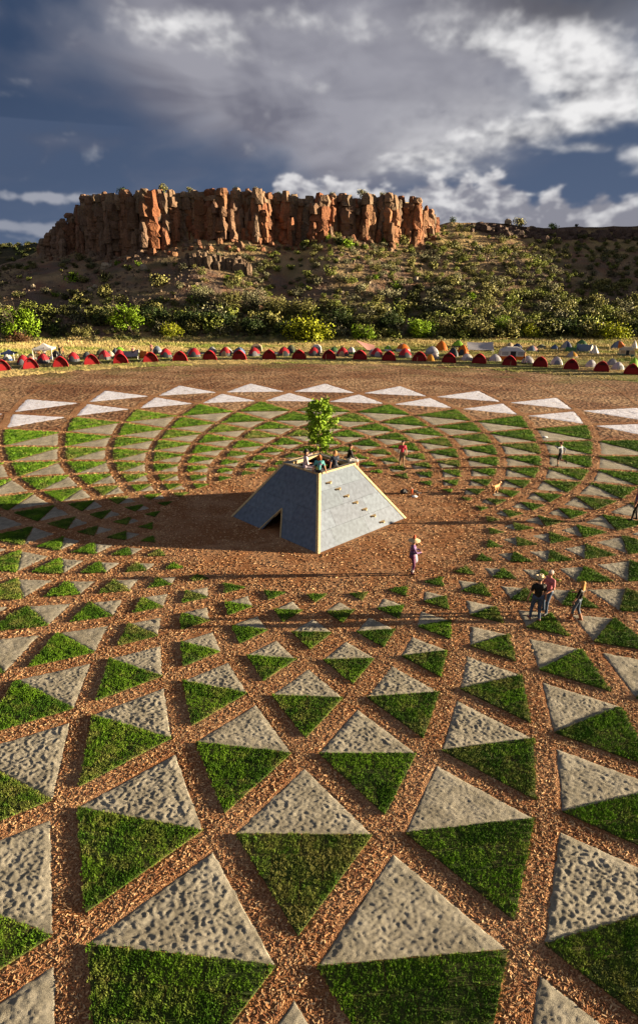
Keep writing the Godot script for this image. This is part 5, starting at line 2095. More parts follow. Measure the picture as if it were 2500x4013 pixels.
	person("person in a tie-dye T-shirt sitting on the front corner of the pyramid rim", PYR + Vector3(0.02, seat, PYR_RIM - 0.10), PI, make_sit.call({"h": 1.70, "cell": 0.017, "shirt": Color(0.09, 0.30, 0.31), "pants": Color(0.03, 0.03, 0.045), "hair": Color(0.26, 0.10, 0.035), "style": "bob", "handL": Vector3(0.34, 0.06, -0.02), "handR": Vector3(-0.36, 0.06, -0.02), "elbowL": Vector3(0.4, 0, -1), "elbowR": Vector3(-0.4, 0, -1), "more": [[Vector3(0.04, 0.25, 0.0), Vector3(0.08, 0.24, 0.0), 0.12, 0.118, Color(0.30, 0.36, 0.10)], [Vector3(-0.07, 0.52, 0.0), Vector3(-0.03, 0.5, -0.01), 0.122, 0.12, Color(0.30, 0.22, 0.34)]]}))
	person("woman in a white patterned dress, yellow scarf and black hat pointing to the right", PYR + Vector3(-0.72, seat - 0.02, PYR_RIM - 0.88), PI / 2 + 0.15, make_sit.call({"h": 1.72, "cell": 0.017, "shirt": Color(0.44, 0.36, 0.38), "pants": Color(0.36, 0.30, 0.35), "hair": Color(0.02, 0.015, 0.012), "style": "bob", "hat": "round", "sleeve": 0.9, "handL": Vector3(0.2, 0.82, 0.62), "handR": Vector3(-0.12, 0.30, 0.34), "lean": Vector3(0, 0.02, 0.05), "more": [[Vector3(0.02, 0.66, 0.1), Vector3(0.06, 0.56, 0.15), 0.06, 0.055, Color(0.50, 0.25, 0.012)], [Vector3(0.08, 0.05, 0.1), Vector3(0.1, -0.2, 0.3), 0.11, 0.13, Color(0.36, 0.28, 0.34)]]}))
	person("woman in a navy top sitting on the right-hand rim with a hand on the board", PYR + Vector3(0.82, seat, PYR_RIM - 0.98), PI + 0.35, make_sit.call({"h": 1.66, "cell": 0.017, "shirt": Color(0.022, 0.028, 0.05), "sleeve": 0.55, "pants": Color(0.02, 0.02, 0.03), "hair": Color(0.30, 0.16, 0.07), "style": "bob", "handR": Vector3(-0.1, 0.2, 0.3), "handL": Vector3(0.30, 0.05, -0.05)}))
	person("man in black top and white shorts sitting on the rim's right corner", PYR + Vector3(PYR_RIM - 0.28, seat, -0.22), PI / 2 + 0.2, make_sit.call({"h": 1.78, "cell": 0.017, "shirt": Color(0.008, 0.008, 0.01), "sleeve": 1.0, "pants": Color(0.48, 0.46, 0.45), "leg": 0.45, "hair": Color(0.06, 0.03, 0.015), "look": -0.4, "handL": Vector3(0.14, 0.2, 0.35), "handR": Vector3(-0.14, 0.2, 0.36), "lean": Vector3(0, -0.02, 0.05)}))
	for c in CAMPERS:
		person(c[3], Vector3(c[0], 0.0, c[1]), c[2], {"cell": 0.034, "h": 1.74, "shirt": c[4], "pants": c[5], "footL": Vector3(0.12, 0.075, c[6]), "footR": Vector3(-0.12, 0.075, -c[6])})
	# the dog trotting between the beds
	var fur := Color(0.42, 0.22, 0.09)
	var pale := Color(0.55, 0.40, 0.26)
	var db := [[Vector3(0, 0.43, 0.20), Vector3(0, 0.45, -0.22), 0.115, 0.085, fur], [Vector3(0, 0.38, 0.18), Vector3(0, 0.40, 0.0), 0.10, 0.075, pale], [Vector3(0, 0.47, 0.26), Vector3(0, 0.60, 0.38), 0.085, 0.07, fur], [Vector3(0, 0.62, 0.40), Vector3(0, 0.62, 0.45), 0.075, 0.065, fur], [Vector3(0, 0.60, 0.47), Vector3(0, 0.57, 0.58), 0.045, 0.03, pale], [Vector3(0, 0.48, -0.28), Vector3(0, 0.60, -0.42), 0.03, 0.024, fur], [Vector3(0, 0.60, -0.42), Vector3(0, 0.72, -0.40), 0.024, 0.014, pale]]
	for s in [-1, 1]:
		db.append([Vector3(s * 0.05, 0.67, 0.39), Vector3(s * 0.08, 0.61, 0.37), 0.026, 0.018, fur * 0.7])
		var f: float = 0.10 * s
		db.append([Vector3(s * 0.075, 0.40, 0.20), Vector3(s * 0.078, 0.24, 0.16 + f * 0.5), 0.055, 0.035, fur])
		db.append([Vector3(s * 0.078, 0.24, 0.16 + f * 0.5), Vector3(s * 0.078, 0.05, 0.22 + f), 0.032, 0.022, fur])
		db.append([Vector3(s * 0.078, 0.04, 0.22 + f), Vector3(s * 0.078, 0.025, 0.27 + f), 0.026, 0.022, pale])
		db.append([Vector3(s * 0.07, 0.42, -0.22), Vector3(s * 0.078, 0.27, -0.14 - f * 0.5), 0.075, 0.045, fur])
		db.append([Vector3(s * 0.078, 0.27, -0.14 - f * 0.5), Vector3(s * 0.078, 0.17, -0.30 - f), 0.038, 0.026, fur])
		db.append([Vector3(s * 0.078, 0.17, -0.30 - f), Vector3(s * 0.078, 0.04, -0.27 - f), 0.024, 0.022, fur])
		db.append([Vector3(s * 0.078, 0.035, -0.27 - f), Vector3(s * 0.078, 0.025, -0.22 - f), 0.026, 0.022, pale])
	var dog := thing("dog", "tan dog trotting over a sand bed right of the pyramid", "dog", Vector3(10.53, 0.03, -4.22), 2.3)
	part("body", sdf_mesh(db, 0.016, 0.03), dog)


func build_small_things() -> void:
	var pack := thing("backpack", "black backpack lying on the mulch right of the pyramid", "backpack", Vector3(4.97, 0.01, -4.02), 0.5)
	var b := [[Vector3(-0.1, 0.15, 0), Vector3(0.1, 0.15, 0), 0.14, 0.13, Color(0.012, 0.013, 0.018)], [Vector3(-0.05, 0.25, 0.02), Vector3(0.08, 0.23, 0.02), 0.08, 0.07, Color(0.02, 0.02, 0.026)], [Vector3(0.02, 0.12, 0.12), Vector3(0.1, 0.1, 0.12), 0.06, 0.05, Color(0.03, 0.03, 0.035)]]
	part("bag", sdf_mesh(b, 0.02, 0.03), pack)
	var strap := Shape.new()
	strap.col = Color(0.015, 0.015, 0.02)
	strap.tube([Vector3(-0.1, 0.27, -0.05), Vector3(-0.24, 0.16, -0.1), Vector3(-0.22, 0.03, -0.08), Vector3(-0.1, 0.04, -0.1)], [0.018, 0.018, 0.018, 0.018], 5)
	part("strap", strap.mesh(M.cloth), pack)
	var bottle := thing("bottle", "orange drinking bottle standing on the mulch beside the backpack", "bottle", Vector3(5.45, 0.015, -4.03))
	var s := Shape.new()
	s.col = Color(0.50, 0.10, 0.03)
	s.lathe([Vector2(0.002, 0.0), Vector2(0.055, 0.002), Vector2(0.058, 0.25), Vector2(0.04, 0.30), Vector2(0.03, 0.32)], 12)
	part("flask", s.mesh(M.cloth, true), bottle)
	var cap := Shape.new()
	cap.col = Color(0.5, 0.45, 0.4)
	cap.lathe([Vector2(0.034, 0.32), Vector2(0.034, 0.37), Vector2(0.002, 0.375)], 12)
	part("cap", cap.mesh(M.cloth), bottle)
	var shoe := Shape.new()
	for k in 2:
		shoe.col = Color(0.02, 0.016, 0.014)
		var z := k * 0.13
		shoe.hull_box([Vector3(-0.14, 0, z - 0.05), Vector3(0.16, 0, z - 0.04), Vector3(0.16, 0, z + 0.04), Vector3(-0.14, 0, z + 0.05), Vector3(-0.13, 0.11, z - 0.03), Vector3(0.10, 0.055, z - 0.03), Vector3(0.10, 0.055, z + 0.03), Vector3(-0.13, 0.11, z + 0.03)])
	single("pair_of_shoes", shoe.mesh(M.cloth), "pair of dark shoes left on the mulch behind the bottle", "shoes", Vector3(5.74, 0.01, -4.46), 0.2)
	for d in [[Vector3(5.55, 0.012, -3.48), 0.17, "white flying disc lying on the mulch before the bottle", 0.0], [Vector3(18.16, 0.055, -18.12), 0.2, "white flying disc lying on a sand bed near the white triangles", 0.06]]:
		var f := Shape.new()
		f.col = Color(0.62, 0.63, 0.65)
		var r: float = d[1]
		f.lathe([Vector2(r, 0.0), Vector2(r * 1.02, 0.02), Vector2(r * 0.85, 0.045), Vector2(0.002, 0.05)], 20)
		f.lathe([Vector2(0.002, 0.042), Vector2(r * 0.82, 0.036), Vector2(r, 0.0)], 20)
		single("flying_disc", f.mesh(M.cloth, true), d[2], "disc", d[0])
	var mat := Shape.new()
	mat.col = Color(0.16, 0.11, 0.09)
	mat.hull_box([Vector3(-0.17, 0, -0.09), Vector3(0.16, 0, -0.1), Vector3(0.18, 0, 0.08), Vector3(-0.15, 0, 0.1), Vector3(-0.15, 0.03, -0.08), Vector3(0.15, 0.045, -0.08), Vector3(0.16, 0.03, 0.07), Vector3(-0.13, 0.05, 0.08)])
	single("folded_cloth", mat.mesh(M.cloth), "small brown folded cloth on the mulch right of the bottle", "cloth", Vector3(5.90, 0.012, -4.10))


# ---------------------------------------------------------------- where things stand

# ring, place on the ring, metres the bed was laid off its exact spiral (x, z)
const STRAY := [[7, -0.5, 0.16, 0.12], [7, 0.5, -0.06, -0.02], [6, 0, 0.13, -0.12], [6, -1, 0.02, 0.22], [6, 1, 0.10, -0.09], [5, -0.5, -0.05, -0.02], [5, 0.5, -0.11, 0.07], [5, 1.5, -0.13, 0.47], [5, -1.5, -0.04, -0.11], [5, 2.5, -0.06, 0.56], [5, -2.5, 0.12, -0.18], [4, 0, -0.13, 0.12], [4, -1, -0.07, 0.01], [4, 1, -0.11, 0.16], [4, -2, -0.12, -0.17], [4, 2, 0.04, 0.30], [4, 3, 0.04, 0.34], [4, -3, 0.06, -0.06], [3, -0.5, -0.21, 0.06], [3, 0.5, -0.02, -0.07], [3, -1.5, -0.14, -0.02], [3, 1.5, 0.03, 0.04], [3, 2.5, 0.06, 0.17], [3, -2.5, -0.07, -0.19], [3, -3.5, 0.18, 0.01], [3, 3.5, 0.12, 0.03], [2, 0, -0.13, -0.11], [2, -1, -0.18, -0.14], [2, 1, 0.02, -0.20], [2, 2, -0.04, 0.04], [2, -2, -0.13, -0.20], [2, 3, 0.10, 0.05], [2, -3, -0.02, -0.18], [1, 0.5, -0.06, -0.11], [1, -0.5, -0.13, -0.14], [1, 1.5, -0.02, -0.18], [1, -1.5, -0.10, -0.02], [1, -2.5, -0.18, -0.13], [1, 2.5, 0.01, -0.12], [0, 0, 0.03, -0.15], [0, 1, 0.01, -0.28], [0, -1, 0.06, -0.16], [0, 2, -0.04, -0.06], [0, -2, -0.08, -0.15], [0, -3, -0.10, -0.10], [0, 3, -0.00, -0.30], [10, 16, -0.59, 0.42], [10, 17, -1.06, 0.07], [10, 15, -0.44, 0.69], [10, 18, -0.67, -0.55], [10, 19, -0.55, -0.74], [10, 20, -0.00, -0.85], [10, 14, 0.08, 0.77], [10, 13, 0.14, 0.15], [10, 12, -0.02, -0.64], [9, 16.5, -0.72, 0.17], [9, 15.5, -0.31, 0.79], [9, 17.5, -0.48, -0.54], [9, 18.5, -0.56, -0.03], [9, 19.5, -0.18, -0.54], [9, 20.5, 0.12, -0.88], [9, 13.5, 0.13, 0.60], [9, 12.5, -0.06, -0.18], [8, 16, -0.46, 0.25], [8, 17, -0.71, -0.28], [8, 15, -0.15, 0.17], [7, 16.5, -0.55, 0.09], [7, 15.5, -0.24, 0.21], [0, 4, 0.17, -0.15], [0, 5, 0.07, -0.15], [0, 6, -0.00, -0.17], [0, 7, -0.03, -0.23], [0, 8, 0.02, 0.03], [0, 9, 0.15, -0.10], [0, 10, 0.05, 0.19], [0, 11, 0.09, 0.43], [1, 6.5, -0.06, -0.13], [1, 7.5, -0.10, -0.05], [1, 5.5, 0.09, -0.15], [1, 8.5, -0.02, -0.02], [1, 4.5, 0.09, -0.03], [1, 9.5, -0.09, 0.16], [1, 10.5, -0.07, 0.29], [2, 6, -0.03, 0.05], [2, 7, 0.00, 0.08], [2, 8, 0.21, 0.08], [2, 9, 0.06, 0.04], [3, 6.5, -0.03, -0.02], [3, 7.5, 0.08, 0.09], [3, 8.5, 0.14, 0.20], [3, 9.5, 0.12, 0.14], [3, 5.5, -0.25, 0.10], [4, 7, -0.02, -0.01], [4, 6, -0.35, 0.09], [4, 8, 0.05, 0.10], [4, 9, 0.19, 0.12], [4, 10, 0.28, -0.03], [5, 9.5, 0.26, 0.06], [5, 10.5, 0.16, -0.17], [6, 10, 0.04, -0.02], [6, 11, 0.02, -0.01], [7, 11.5, 0.09, -0.14], [8, 12, -0.03, -0.15], [0, -4, 0.01, 0.01], [0, -5, -0.02, 0.07], [0, -6, 0.03, -0.11], [0, -7, -0.05, -0.01], [0, -8, -0.12, -0.07], [0, -9, 0.01, 0.02], [0, -10, 0.01, 0.24], [1, -4.5, -0.09, -0.06], [1, -5.5, 0.02, 0.11], [1, -6.5, 0.09, -0.02], [1, -7.5, -0.04, 0.13], [1, -8.5, -0.07, 0.09], [1, -9.5, -0.05, 0.38], [2, -4, 0.04, -0.05], [2, -5, 0.15, 0.09], [2, -6, 0.10, 0.07], [2, -7, -0.01, 0.18], [2, -8, 0.08, 0.28], [2, -9, 0.05, 0.15], [2, -10, -0.07, 0.21], [3, -5.5, 0.27, 0.28], [3, -6.5, 0.31, 0.24], [3, -7.5, 0.18, 0.19], [3, -8.5, 0.25, 0.31], [3, -9.5, -0.01, 0.16], [3, -10.5, -0.19, 0.12], [4, -6, 0.56, 0.35], [4, -7, 0.58, 0.21], [4, -8, 0.29, 0.25], [4, -9, 0.23, 0.06], [4, -10, 0.06, -0.12], [4, -11, -0.28, 0.05], [5, -9.5, 0.34, 0.12], [5, -10.5, 0.23, 0.18], [5, -11.5, -0.19, -0.06], [5, -8.5, 0.71, 0.22], [6, -10, 0.10, 0.10], [6, -11, 0.02, -0.15], [6, -12, -0.07, -0.04], [7, -10.5, -0.04, -0.35], [7, -11.5, -0.04, -0.36], [7, -12.5, -0.26, 0.14], [8, -11, 0.05, -0.27], [8, -12, -0.42, -0.59]]
const RED_FRONT := [[-42.09, -51.67, 1.85], [-39.26, -53.69, 1.89], [-35.90, -55.57, 1.93], [-32.57, -58.04, 1.98], [-28.88, -59.58, 2.01], [-25.04, -61.17, 2.05], [-20.98, -62.54, 2.07], [-16.84, -63.95, 2.10], [-12.52, -64.52, 2.11], [-8.09, -65.39, 2.13], [-3.57, -65.69, 2.14], [0.94, -65.69, 2.14], [5.68, -65.71, 2.14], [9.99, -64.83, 2.12], [14.49, -64.55, 2.11], [18.68, -63.13, 2.08], [23.05, -62.59, 2.07], [26.93, -60.69, 2.03], [31.03, -59.65, 2.01], [34.57, -57.37, 1.96], [38.01, -55.44, 1.92], [41.04, -53.12, 1.87]]
const RED_BACK := [[-41.73, -57.11, 1.70], [-39.63, -58.76, 1.69], [-36.12, -60.82, 1.76], [-32.39, -63.26, 1.81], [-30.43, -64.24, 1.67], [-24.02, -66.42, 1.94], [-19.84, -67.30, 1.96], [-15.24, -68.53, 1.98], [-10.72, -68.83, 1.99], [-6.10, -69.46, 2.08], [-1.40, -69.77, 1.92], [3.09, -69.77, 2.00], [8.48, -69.51, 2.00], [12.87, -68.88, 2.06]]
const STAKES := [[-38.96, -53.47], [-35.95, -58.61], [-30.24, -59.23], [-24.36, -60.94], [-18.13, -63.86], [-12.21, -64.54], [-6.11, -67.32], [0.47, -64.79], [13.90, -62.55], [26.97, -60.17], [33.01, -57.28], [37.49, -55.18]]
const TENTS := [
	["dome", -43.00, -62.55, 1.43, 0.81, "tan", "grey", "none", "grey-brown tent between the white canopy and the leftmost red tents"],
	["canopy", -41.06, -62.93, 2.70, 2.33, "white", "white", "none", "white peaked canopy with people standing under it"],
	["canopy", -45.79, -61.72, 1.86, 1.52, "navy", "navy", "none", "navy blue canopy at the left edge of the camp"],
	["dome", -45.72, -60.94, 1.29, 1.01, "white", "blue", "dark", "small white tent under the navy canopy"],
	["dome", -40.31, -65.05, 1.46, 0.97, "charcoal", "dark", "none", "dark grey tent right of the white canopy"],
	["box", -40.48, -62.69, 0.42, 0.30, "red", "red", "none", "red cooler box by the white canopy"],
	["box", -39.96, -62.44, 0.34, 0.44, "blue", "blue", "none", "blue water container by the white canopy"],
	["dome", -35.72, -65.23, 1.16, 0.83, "charcoal", "charcoal", "none", "small dark grey dome right of the third red tent"],
	["dome", -34.33, -67.58, 1.50, 1.04, "olive", "olive", "none", "dark olive tent with a pale flap left of the navy roof"],
	["teepee", -32.38, -68.43, 2.45, 1.08, "charcoal", "dark", "none", "low pointed navy and grey shelter"],
	["dome", -32.60, -71.30, 1.71, 0.95, "lime", "dark", "dark", "lime tent behind the navy pointed shelter"],
	["dome", -32.47, -66.11, 1.32, 0.87, "cream", "cream", "none", "cream tent before the pointed shelter"],
	["tunnel", -26.81, -65.07, 1.46, 1.01, "orange", "orange", "none", "orange tunnel tent right of the grey tarp"],
	["dome", -26.42, -70.75, 1.70, 1.18, "steel", "lightgrey", "dark", "grey-blue tent with open door above the sixth red tent"],
	["two", -20.81, -70.42, 1.54, 0.91, "amber", "grey", "none", "amber tent behind the red tents left of the tree"],
	["two", -15.55, -72.20, 1.81, 0.96, "amber", "grey", "none", "larger amber and grey tent further right"],
	["dome", -17.98, -72.58, 1.53, 0.92, "grey", "grey", "none", "light grey dome between the two amber tents"],
	["flat", -19.05, -70.54, 0.90, 0.28, "navy", "navy", "none", "crumpled navy tarp on the ground beside the grey dome"],
	["two", -13.40, -71.40, 1.87, 0.99, "steel", "blue", "none", "slate blue tent left of the tan cabin tent"],
	["cabin", -11.01, -75.29, 1.90, 1.11, "tan", "tan", "olive", "tan cabin tent with peaked roof before the brush"],
	["dome", -5.18, -73.31, 1.91, 1.21, "olive", "green", "dark", "olive and cream dome tent right of the tan cabin tent"],
	["flat", -7.44, -71.68, 0.99, 0.20, "blue", "blue", "none", "blue tarp lying flat behind the tenth red tent"],
	["cabin", -1.03, -73.49, 1.66, 1.29, "white", "white", "grey", "white cube-shaped tent behind the tree"],
	["dome", 1.85, -74.31, 1.51, 0.86, "green", "dark", "none", "dome tent dark below and green above"],
	["dome", 4.59, -71.82, 1.47, 1.16, "white", "green", "none", "white tent with a green skirt"],
	["dome", 7.98, -71.66, 1.31, 0.84, "grey", "lightgrey", "none", "grey dome half hidden by a red second-row tent"],
	["dome", 10.98, -76.96, 1.29, 0.88, "lime", "white", "none", "small lime and white tent before the sage brush"],
	["dome", 13.45, -76.55, 2.43, 1.28, "orange", "lightgrey", "none", "orange tent with a pale skirt before the sage brush"],
	["dome", 17.85, -73.75, 2.32, 1.17, "lightgrey", "grey", "none", "pale grey ridge-shaped dome left of the big orange dome"],
	["dome", 20.10, -77.98, 2.16, 1.63, "orange", "orange", "none", "big plain orange dome"],
	["dome", 16.19, -64.86, 1.15, 0.97, "amber", "amber", "none", "small bright yellow tent between two red tents"],
	["dome", 17.32, -67.63, 1.34, 0.96, "white", "lightgrey", "grey", "small white dome behind the yellow tent"],
	["dome", 23.70, -81.98, 2.23, 1.34, "lime", "dark", "none", "large lime tent rising behind the black tent"],
	["dome", 20.67, -70.48, 1.77, 1.38, "dark", "dark", "none", "black tent before the large lime tent"],
	["dome", 22.49, -71.99, 2.04, 1.63, "orange", "orange", "dark", "orange tent with an open arched door"],
	["dome", 28.17, -77.16, 1.37, 1.09, "lime", "dark", "none", "lime tent behind the hung grey sheet"],
	["dome", 21.98, -66.06, 1.78, 0.98, "white", "lightgrey", "grey", "small pale dome left of the seventeenth red tent"],
	["dome", 26.12, -65.47, 1.77, 0.98, "lightgrey", "lightgrey", "grey", "small pale grey dome right of the seventeenth red tent"],
	["dome", 30.48, -63.54, 1.81, 1.00, "lightgrey", "white", "grey", "small pale dome right of the white and orange cabin tent"],
	["cabin", 29.19, -67.74, 3.97, 1.82, "white", "orange", "grey", "large white and orange cabin tent with a dark doorway"],
	["dome", 33.91, -81.05, 1.86, 0.95, "navy", "navy", "none", "navy dome behind the large cabin tent"],
	["dome", 32.99, -82.33, 1.43, 0.96, "tan", "cream", "none", "tan tent left of the navy dome"],
	["two", 35.43, -77.57, 1.98, 1.00, "pink", "steel", "none", "rainbow patterned dome in the dry grass"],
	["dome", 38.10, -80.91, 1.68, 0.86, "olive", "grey", "none", "grey-green dome right of the rainbow dome"],
	["dome", 39.97, -79.84, 1.45, 0.94, "blue", "navy", "none", "plain blue tent in the back row"],
	["two", 42.14, -80.25, 2.06, 1.54, "navy", "grey", "none", "tall grey and navy tent in the back row"],
	["dome", 47.30, -86.87, 2.13, 1.13, "green", "green", "none", "dark green tent at the very back by the trees"],
	["dome", 44.23, -80.76, 1.15, 0.90, "lime", "lime", "none", "small lime tent left of the grey tunnel tent"],
	["tunnel", 41.82, -76.83, 1.62, 0.87, "green", "grey", "none", "dark green tunnel tent with a pale end"],
	["tunnel", 44.01, -76.88, 2.22, 1.37, "steel", "cream", "none", "large grey tunnel tent with a cream end"],
	["dome", 47.45, -82.44, 0.99, 0.79, "blue", "blue", "none", "blue tent peeping out behind the grey tunnel tent"],
	["teepee", 44.69, -74.44, 1.92, 1.50, "white", "grey", "none", "white pointed tent with draped cloth"],
	["flat", 48.38, -79.84, 1.85, 0.34, "navy", "navy", "none", "navy tarp lying in folds right of the white pointed tent"],
	["two", 51.65, -81.52, 2.57, 1.55, "orange", "steel", "none", "tall orange tent with grey stripes at the back right"],
	["teepee", 54.00, -80.58, 1.68, 1.76, "white", "red", "none", "pointed white and red tent at the right edge"],
	["cabin", 48.66, -71.66, 2.36, 1.54, "cream", "teal", "tan", "cream cabin tent with a teal skirt"],
	["two", 39.58, -70.47, 1.69, 0.94, "amber", "grey", "none", "amber and grey dome standing alone in the meadow"],
	["dome", 34.23, -62.15, 1.78, 1.09, "lightgrey", "white", "steel", "white dome tent with a blue edge right of the nineteenth red tent"],
	["dome", 38.42, -59.95, 1.45, 0.96, "lightgrey", "white", "grey", "small white dome left of the twenty-first red tent"],
	["dome", 41.30, -57.69, 1.53, 0.98, "lightgrey", "lightgrey", "charcoal", "small pale dome left of the last red tent"],
	["dome", 42.19, -61.76, 1.55, 0.94, "grey", "grey", "none", "plain grey dome behind the small pale dome"],
	["dome", 44.54, -59.97, 1.24, 1.28, "lime", "lime", "none", "lime tent at the right edge behind the last red tent"],
	["box", 40.53, -77.82, 0.39, 0.34, "red", "white", "none", "red cooler with a white lid in the back row"]]
const SHADE := [25.26, -71.97]
const SAIL := [6.93, -72.68]
const DRAPE := [-28.88, -64.31]
const CAMPERS := [
	[-42.28, -62.57, 0.6, "person in a white shirt with a dark backpack under the white canopy", Color(0.4, 0.36, 0.34), Color(0.01, 0.01, 0.012), 0.02],
	[-41.69, -62.32, 0.0, "person in orange clothes under the white canopy", Color(0.45, 0.22, 0.14), Color(0.40, 0.15, 0.06), 0.02],
	[-40.65, -61.83, 0.3, "person in a white shirt and black trousers at the front of the canopy", Color(0.55, 0.53, 0.5), Color(0.01, 0.01, 0.012), 0.03],
	[-38.99, -64.53, -1.2, "person in dark trousers and an orange top walking right of the canopy", Color(0.30, 0.14, 0.05), Color(0.01, 0.01, 0.012), 0.20],
	[-39.56, -64.78, 1.2, "person in black bending beside the dark grey tent", Color(0.02, 0.02, 0.022), Color(0.012, 0.012, 0.014), 0.10],
	[-28.44, -64.64, 0.2, "person in a pink top standing by the draped grey tarp", Color(0.50, 0.24, 0.20), Color(0.03, 0.03, 0.04), 0.03],
	[-26.86, -69.03, 0.0, "person in pink left of the grey-blue tent", Color(0.48, 0.20, 0.18), Color(0.30, 0.16, 0.13), 0.03],
	[29.48, -62.18, 1.5, "person in a yellow top and dark trousers walking past the cabin tent", Color(0.42, 0.26, 0.08), Color(0.012, 0.013, 0.015), 0.22]]
# x, z, height, width
const TREES := [
	[-54.8, -86.0, 6.54, 8.55, "bright", "leafy_tree", "bright green tree at the left edge behind the canopies"],
	[-53.3, -82.0, 2.64, 5.14, "brown", "bare_bush", "leafless reddish-brown bush at the left edge"],
	[-36.4, -91.0, 6.56, 7.95, "bright", "leafy_tree", "tall bright green tree above the fourth red tent"],
	[-28.4, -90.0, 3.65, 5.02, "yellow", "leafy_tree", "small yellow-green tree right of the tall green one"],
	[-41.8, -95.0, 2.64, 5.47, "dark", "shade_tree", "dark tree left behind the tall bright green tree"],
	[-33.6, -98.0, 3.23, 7.64, "dark", "shade_tree", "dark tree right behind the tall bright green tree"],
	[-25.7, -97.0, 4.05, 7.58, "dark", "shade_tree", "dark tree in the shaded wood, leftmost of three"],
	[-20.1, -97.0, 3.70, 8.08, "dark", "shade_tree", "dark tree in the shaded wood, middle of three"],
	[-13.4, -96.0, 3.31, 8.52, "dark", "shade_tree", "dark tree in the shaded wood, rightmost of three"],
	[-25.3, -106.0, 5.01, 6.49, "sage", "olive_tree", "grey-olive tree above the shaded wood, leftmost"],
	[-19.4, -105.0, 5.54, 6.44, "olive", "olive_tree", "olive tree above the shaded wood, second from the left"],
	[-14.8, -107.0, 5.83, 7.08, "sage", "olive_tree", "grey-olive tree above the shaded wood, third from the left"],
	[-9.5, -106.0, 5.35, 7.03, "olive", "olive_tree", "olive tree above the shaded wood, fourth from the left"],
	[-4.4, -106.0, 4.70, 7.03, "olive", "olive_tree", "olive tree above the yellow spreading tree"],
	[-7.0, -95.0, 3.40, 5.97, "dark", "shade_tree", "dark tree left behind the yellow spreading tree"],
	[-2.4, -90.0, 4.58, 11.23, "yellow", "spreading_tree", "wide yellow-green tree behind the planted sapling"],
	[3.3, -99.0, 3.85, 7.18, "dark", "shade_tree", "dark tree right behind the yellow spreading tree"],
	[7.7, -91.0, 3.59, 5.40, "bright", "leafy_tree", "green tree right of the yellow spreading tree"],
	[13.0, -98.0, 4.72, 7.13, "dark", "shade_tree", "dark tree between two green trees"],
	[18.7, -95.0, 5.04, 6.96, "bright", "leafy_tree", "bright green tree above the orange and white tent"],
	[24.5, -98.0, 4.01, 6.62, "olive", "olive_tree", "olive tree above the big orange dome"],
	[30.9, -96.0, 4.04, 7.52, "olive", "olive_tree", "yellowish olive tree behind the hung grey sheet"],
	[35.7, -98.0, 4.88, 4.33, "bright", "leafy_tree", "narrow bright green tree right of the hung sheet"],
	[40.7, -97.0, 3.44, 5.31, "yellow", "leafy_tree", "yellow-green tree above the navy dome"],
	[48.6, -101.0, 3.24, 8.86, "dark", "shade_tree", "dark tree behind the tall grey and navy tent"],
	[57.1, -98.0, 3.41, 10.44, "yellow", "spreading_tree", "wide yellow-green bush at the right behind the orange tent"],
	[64.6, -103.0, 3.96, 6.35, "dark", "shade_tree", "dark tree at the right edge"],
	[54.7, -104.0, 2.20, 5.86, "dark", "shade_tree", "dark tree left of the wide yellow-green bush"],
	[-44.6, -89.0, 2.35, 4.74, "olive", "olive_tree", "low olive tree left of the tall bright green tree"],
	[-50.1, -90.0, 2.62, 4.54, "dark", "shade_tree", "dark low tree above the dark grey tent"]]
# x, z, size
const BOULDERS := [
	[-54.2, -135.6, 1.26, "large pale boulder below the left part of the cliff"],
	[-53.4, -120.7, 0.75, "pale boulder in the scree below the largest one"],
	[-51.3, -111.3, 0.59, "pale pointed boulder low in the scree"],
	[-53.0, -122.7, 0.53, "small pale boulder above the pointed one"],
	[-49.1, -113.9, 0.44, "small flat boulder right of the scree"],
	[-43.5, -104.0, 0.72, "pale boulder beside the tall bright green tree"],
	[-47.9, -113.2, 0.49, "small boulder in the middle of the scree"],
	[-42.6, -127.7, 1.08, "brownish boulder between two bright bushes"],
	[-53.5, -136.7, 0.64, "stone just right of the largest boulder"],
	[-67.6, -123.1, 0.59, "grey boulder on the far left slope"],
	[-33.6, -130.1, 0.73, "boulder left of the rock step"],
	[64.5, -182.8, 1.30, "orange-lit boulder on the right ridge"],
	[57.3, -183.6, 1.14, "reddish boulder near the rim of the right ridge"],
	[4.2, -117.7, 0.56, "grey boulder half hidden among olive bushes"],
	[-12.7, -121.1, 0.69, "boulder in the reddish scree below the rock step"],
	[-14.8, -118.0, 0.51, "small boulder left in the reddish scree"],
	[22.8, -132.8, 0.75, "grey boulder on the slope below the right end of the cliff"]]
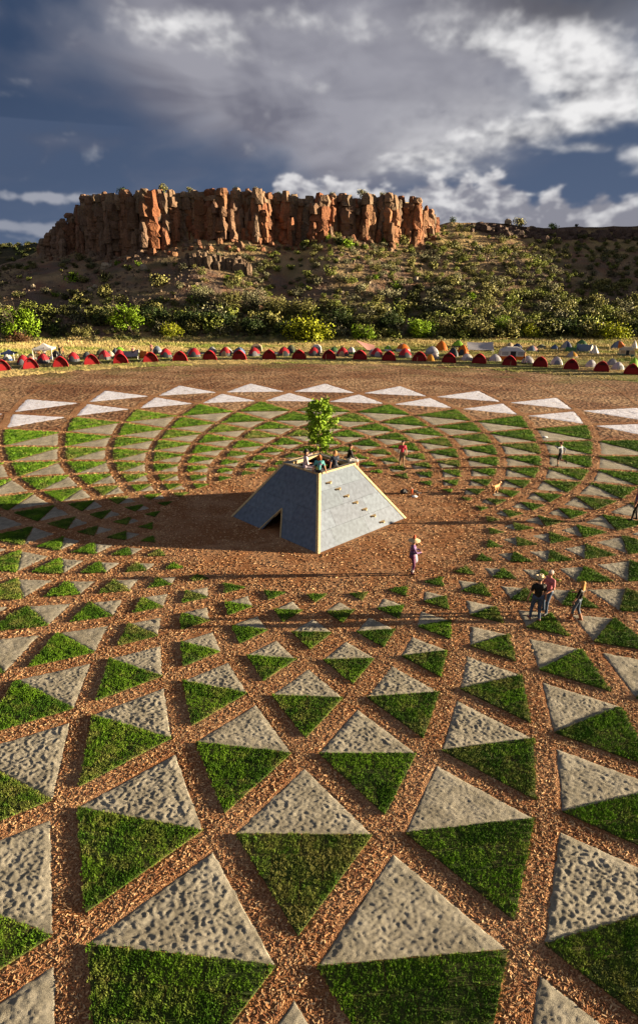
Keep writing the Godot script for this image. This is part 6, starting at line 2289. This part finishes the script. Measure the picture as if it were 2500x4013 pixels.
const BUSHES := [
	[-40.9, -146.2, 1.88, "olive", "round green bush on the rim, left part"],
	[-52.2, -149.8, 1.77, "dark", "dark spiky bush near the left end of the rim"],
	[-34.6, -148.4, 1.17, "olive", "small bush on the rim right of the round one"],
	[-27.6, -150.4, 1.04, "dark", "small green bush on the rim, middle"],
	[-23.0, -151.8, 1.19, "dark", "dark green bush on the rim above the red wall"],
	[-18.1, -153.1, 1.20, "sage", "pale bush on the rim right of the dark one"],
	[-12.0, -154.3, 0.91, "dark", "small dark bush on the rim right of the pale one"],
	[10.4, -159.8, 2.02, "sage", "large pale bush on the rim, right part"],
	[2.0, -158.0, 1.54, "sage", "thin bush on the rim left of the large pale one"],
	[16.1, -161.1, 1.25, "olive", "low bush on the rim near its right end"],
	[40.2, -184.1, 1.75, "dark", "round tree standing alone on the right-hand ridge"],
	[71.8, -184.0, 2.10, "bright", "fresh green bush on the right-hand ridge"],
	[60.8, -183.7, 2.80, "olive", "wide olive bush among the ridge rocks"],
	[78.7, -184.1, 1.05, "dark", "small tree on the skyline right of the fresh green bush"],
	[-47.2, -145.7, 1.30, "bright", "yellow-green bush in the upper cliff face"],
	[-42.5, -144.3, 1.57, "bright", "green bush in a cliff gully, left part"],
	[-59.1, -128.1, 3.12, "bright", "big bright bush alone on the left slope"],
	[-56.8, -127.4, 1.94, "olive", "olive bush touching the big bright one"],
	[-51.6, -136.8, 1.51, "bright", "bright bush right above the largest boulder"],
	[-44.4, -130.4, 1.19, "bright", "bright bush right of the brownish boulder"],
	[-46.4, -130.1, 0.85, "bright", "small bright bush left of the brownish boulder"],
	[-51.0, -126.6, 2.90, "olive", "round olive bush below the largest boulder"],
	[-36.1, -116.0, 3.30, "olive", "large round olive bush left of the rock step"],
	[-53.0, -112.1, 1.75, "bright", "bright bush low on the left slope"],
	[-60.8, -118.9, 1.22, "bright", "small green bush low on the far left slope"],
	[-52.4, -147.7, 1.60, "bright", "bright bush at the foot of the shaded cliff"],
	[-21.2, -149.5, 2.06, "bright", "bright bush below the cliff, left of the notch"],
	[-26.0, -148.2, 2.63, "bright", "wide bright bush on the grassy ledge"],
	[-19.8, -150.1, 1.77, "dark", "dark bush against the cliff, middle"],
	[-17.2, -150.6, 1.48, "bright", "upright bright bush against the cliff"],
	[-5.1, -153.5, 2.56, "bright", "bright bush below the lit cliff, right of the middle"],
	[6.8, -146.6, 3.04, "bright", "wide bright bush row below the right cliff"],
	[4.1, -146.5, 2.46, "dark", "dark bush left in the row below the right cliff"],
	[16.2, -156.0, 2.59, "bright", "bright bush below the right cliff"],
	[1.4, -149.5, 1.91, "bright", "small bright bush left of the row"],
	[22.1, -158.3, 3.09, "olive", "olive bush below the right end of the cliff"],
	[-26.8, -107.7, 2.27, "bright", "fresh green bush above the shaded wood"],
	[-22.0, -120.8, 1.36, "bright", "upright bright bush beside the reddish scree"],
	[12.3, -127.6, 1.55, "bright", "bright bush in the middle of the slope"],
	[17.1, -125.6, 1.92, "bright", "fresh bush halfway down the middle slope"],
	[33.0, -116.5, 1.69, "bright", "pale green bush on the lower right slope"],
	[28.4, -141.8, 2.12, "olive", "yellowish bush on the right slope below the ridge"],
	[63.9, -119.3, 1.84, "bright", "green bush low on the shaded right slope"],
	[66.9, -111.1, 2.09, "bright", "green bush low at the right edge"]]
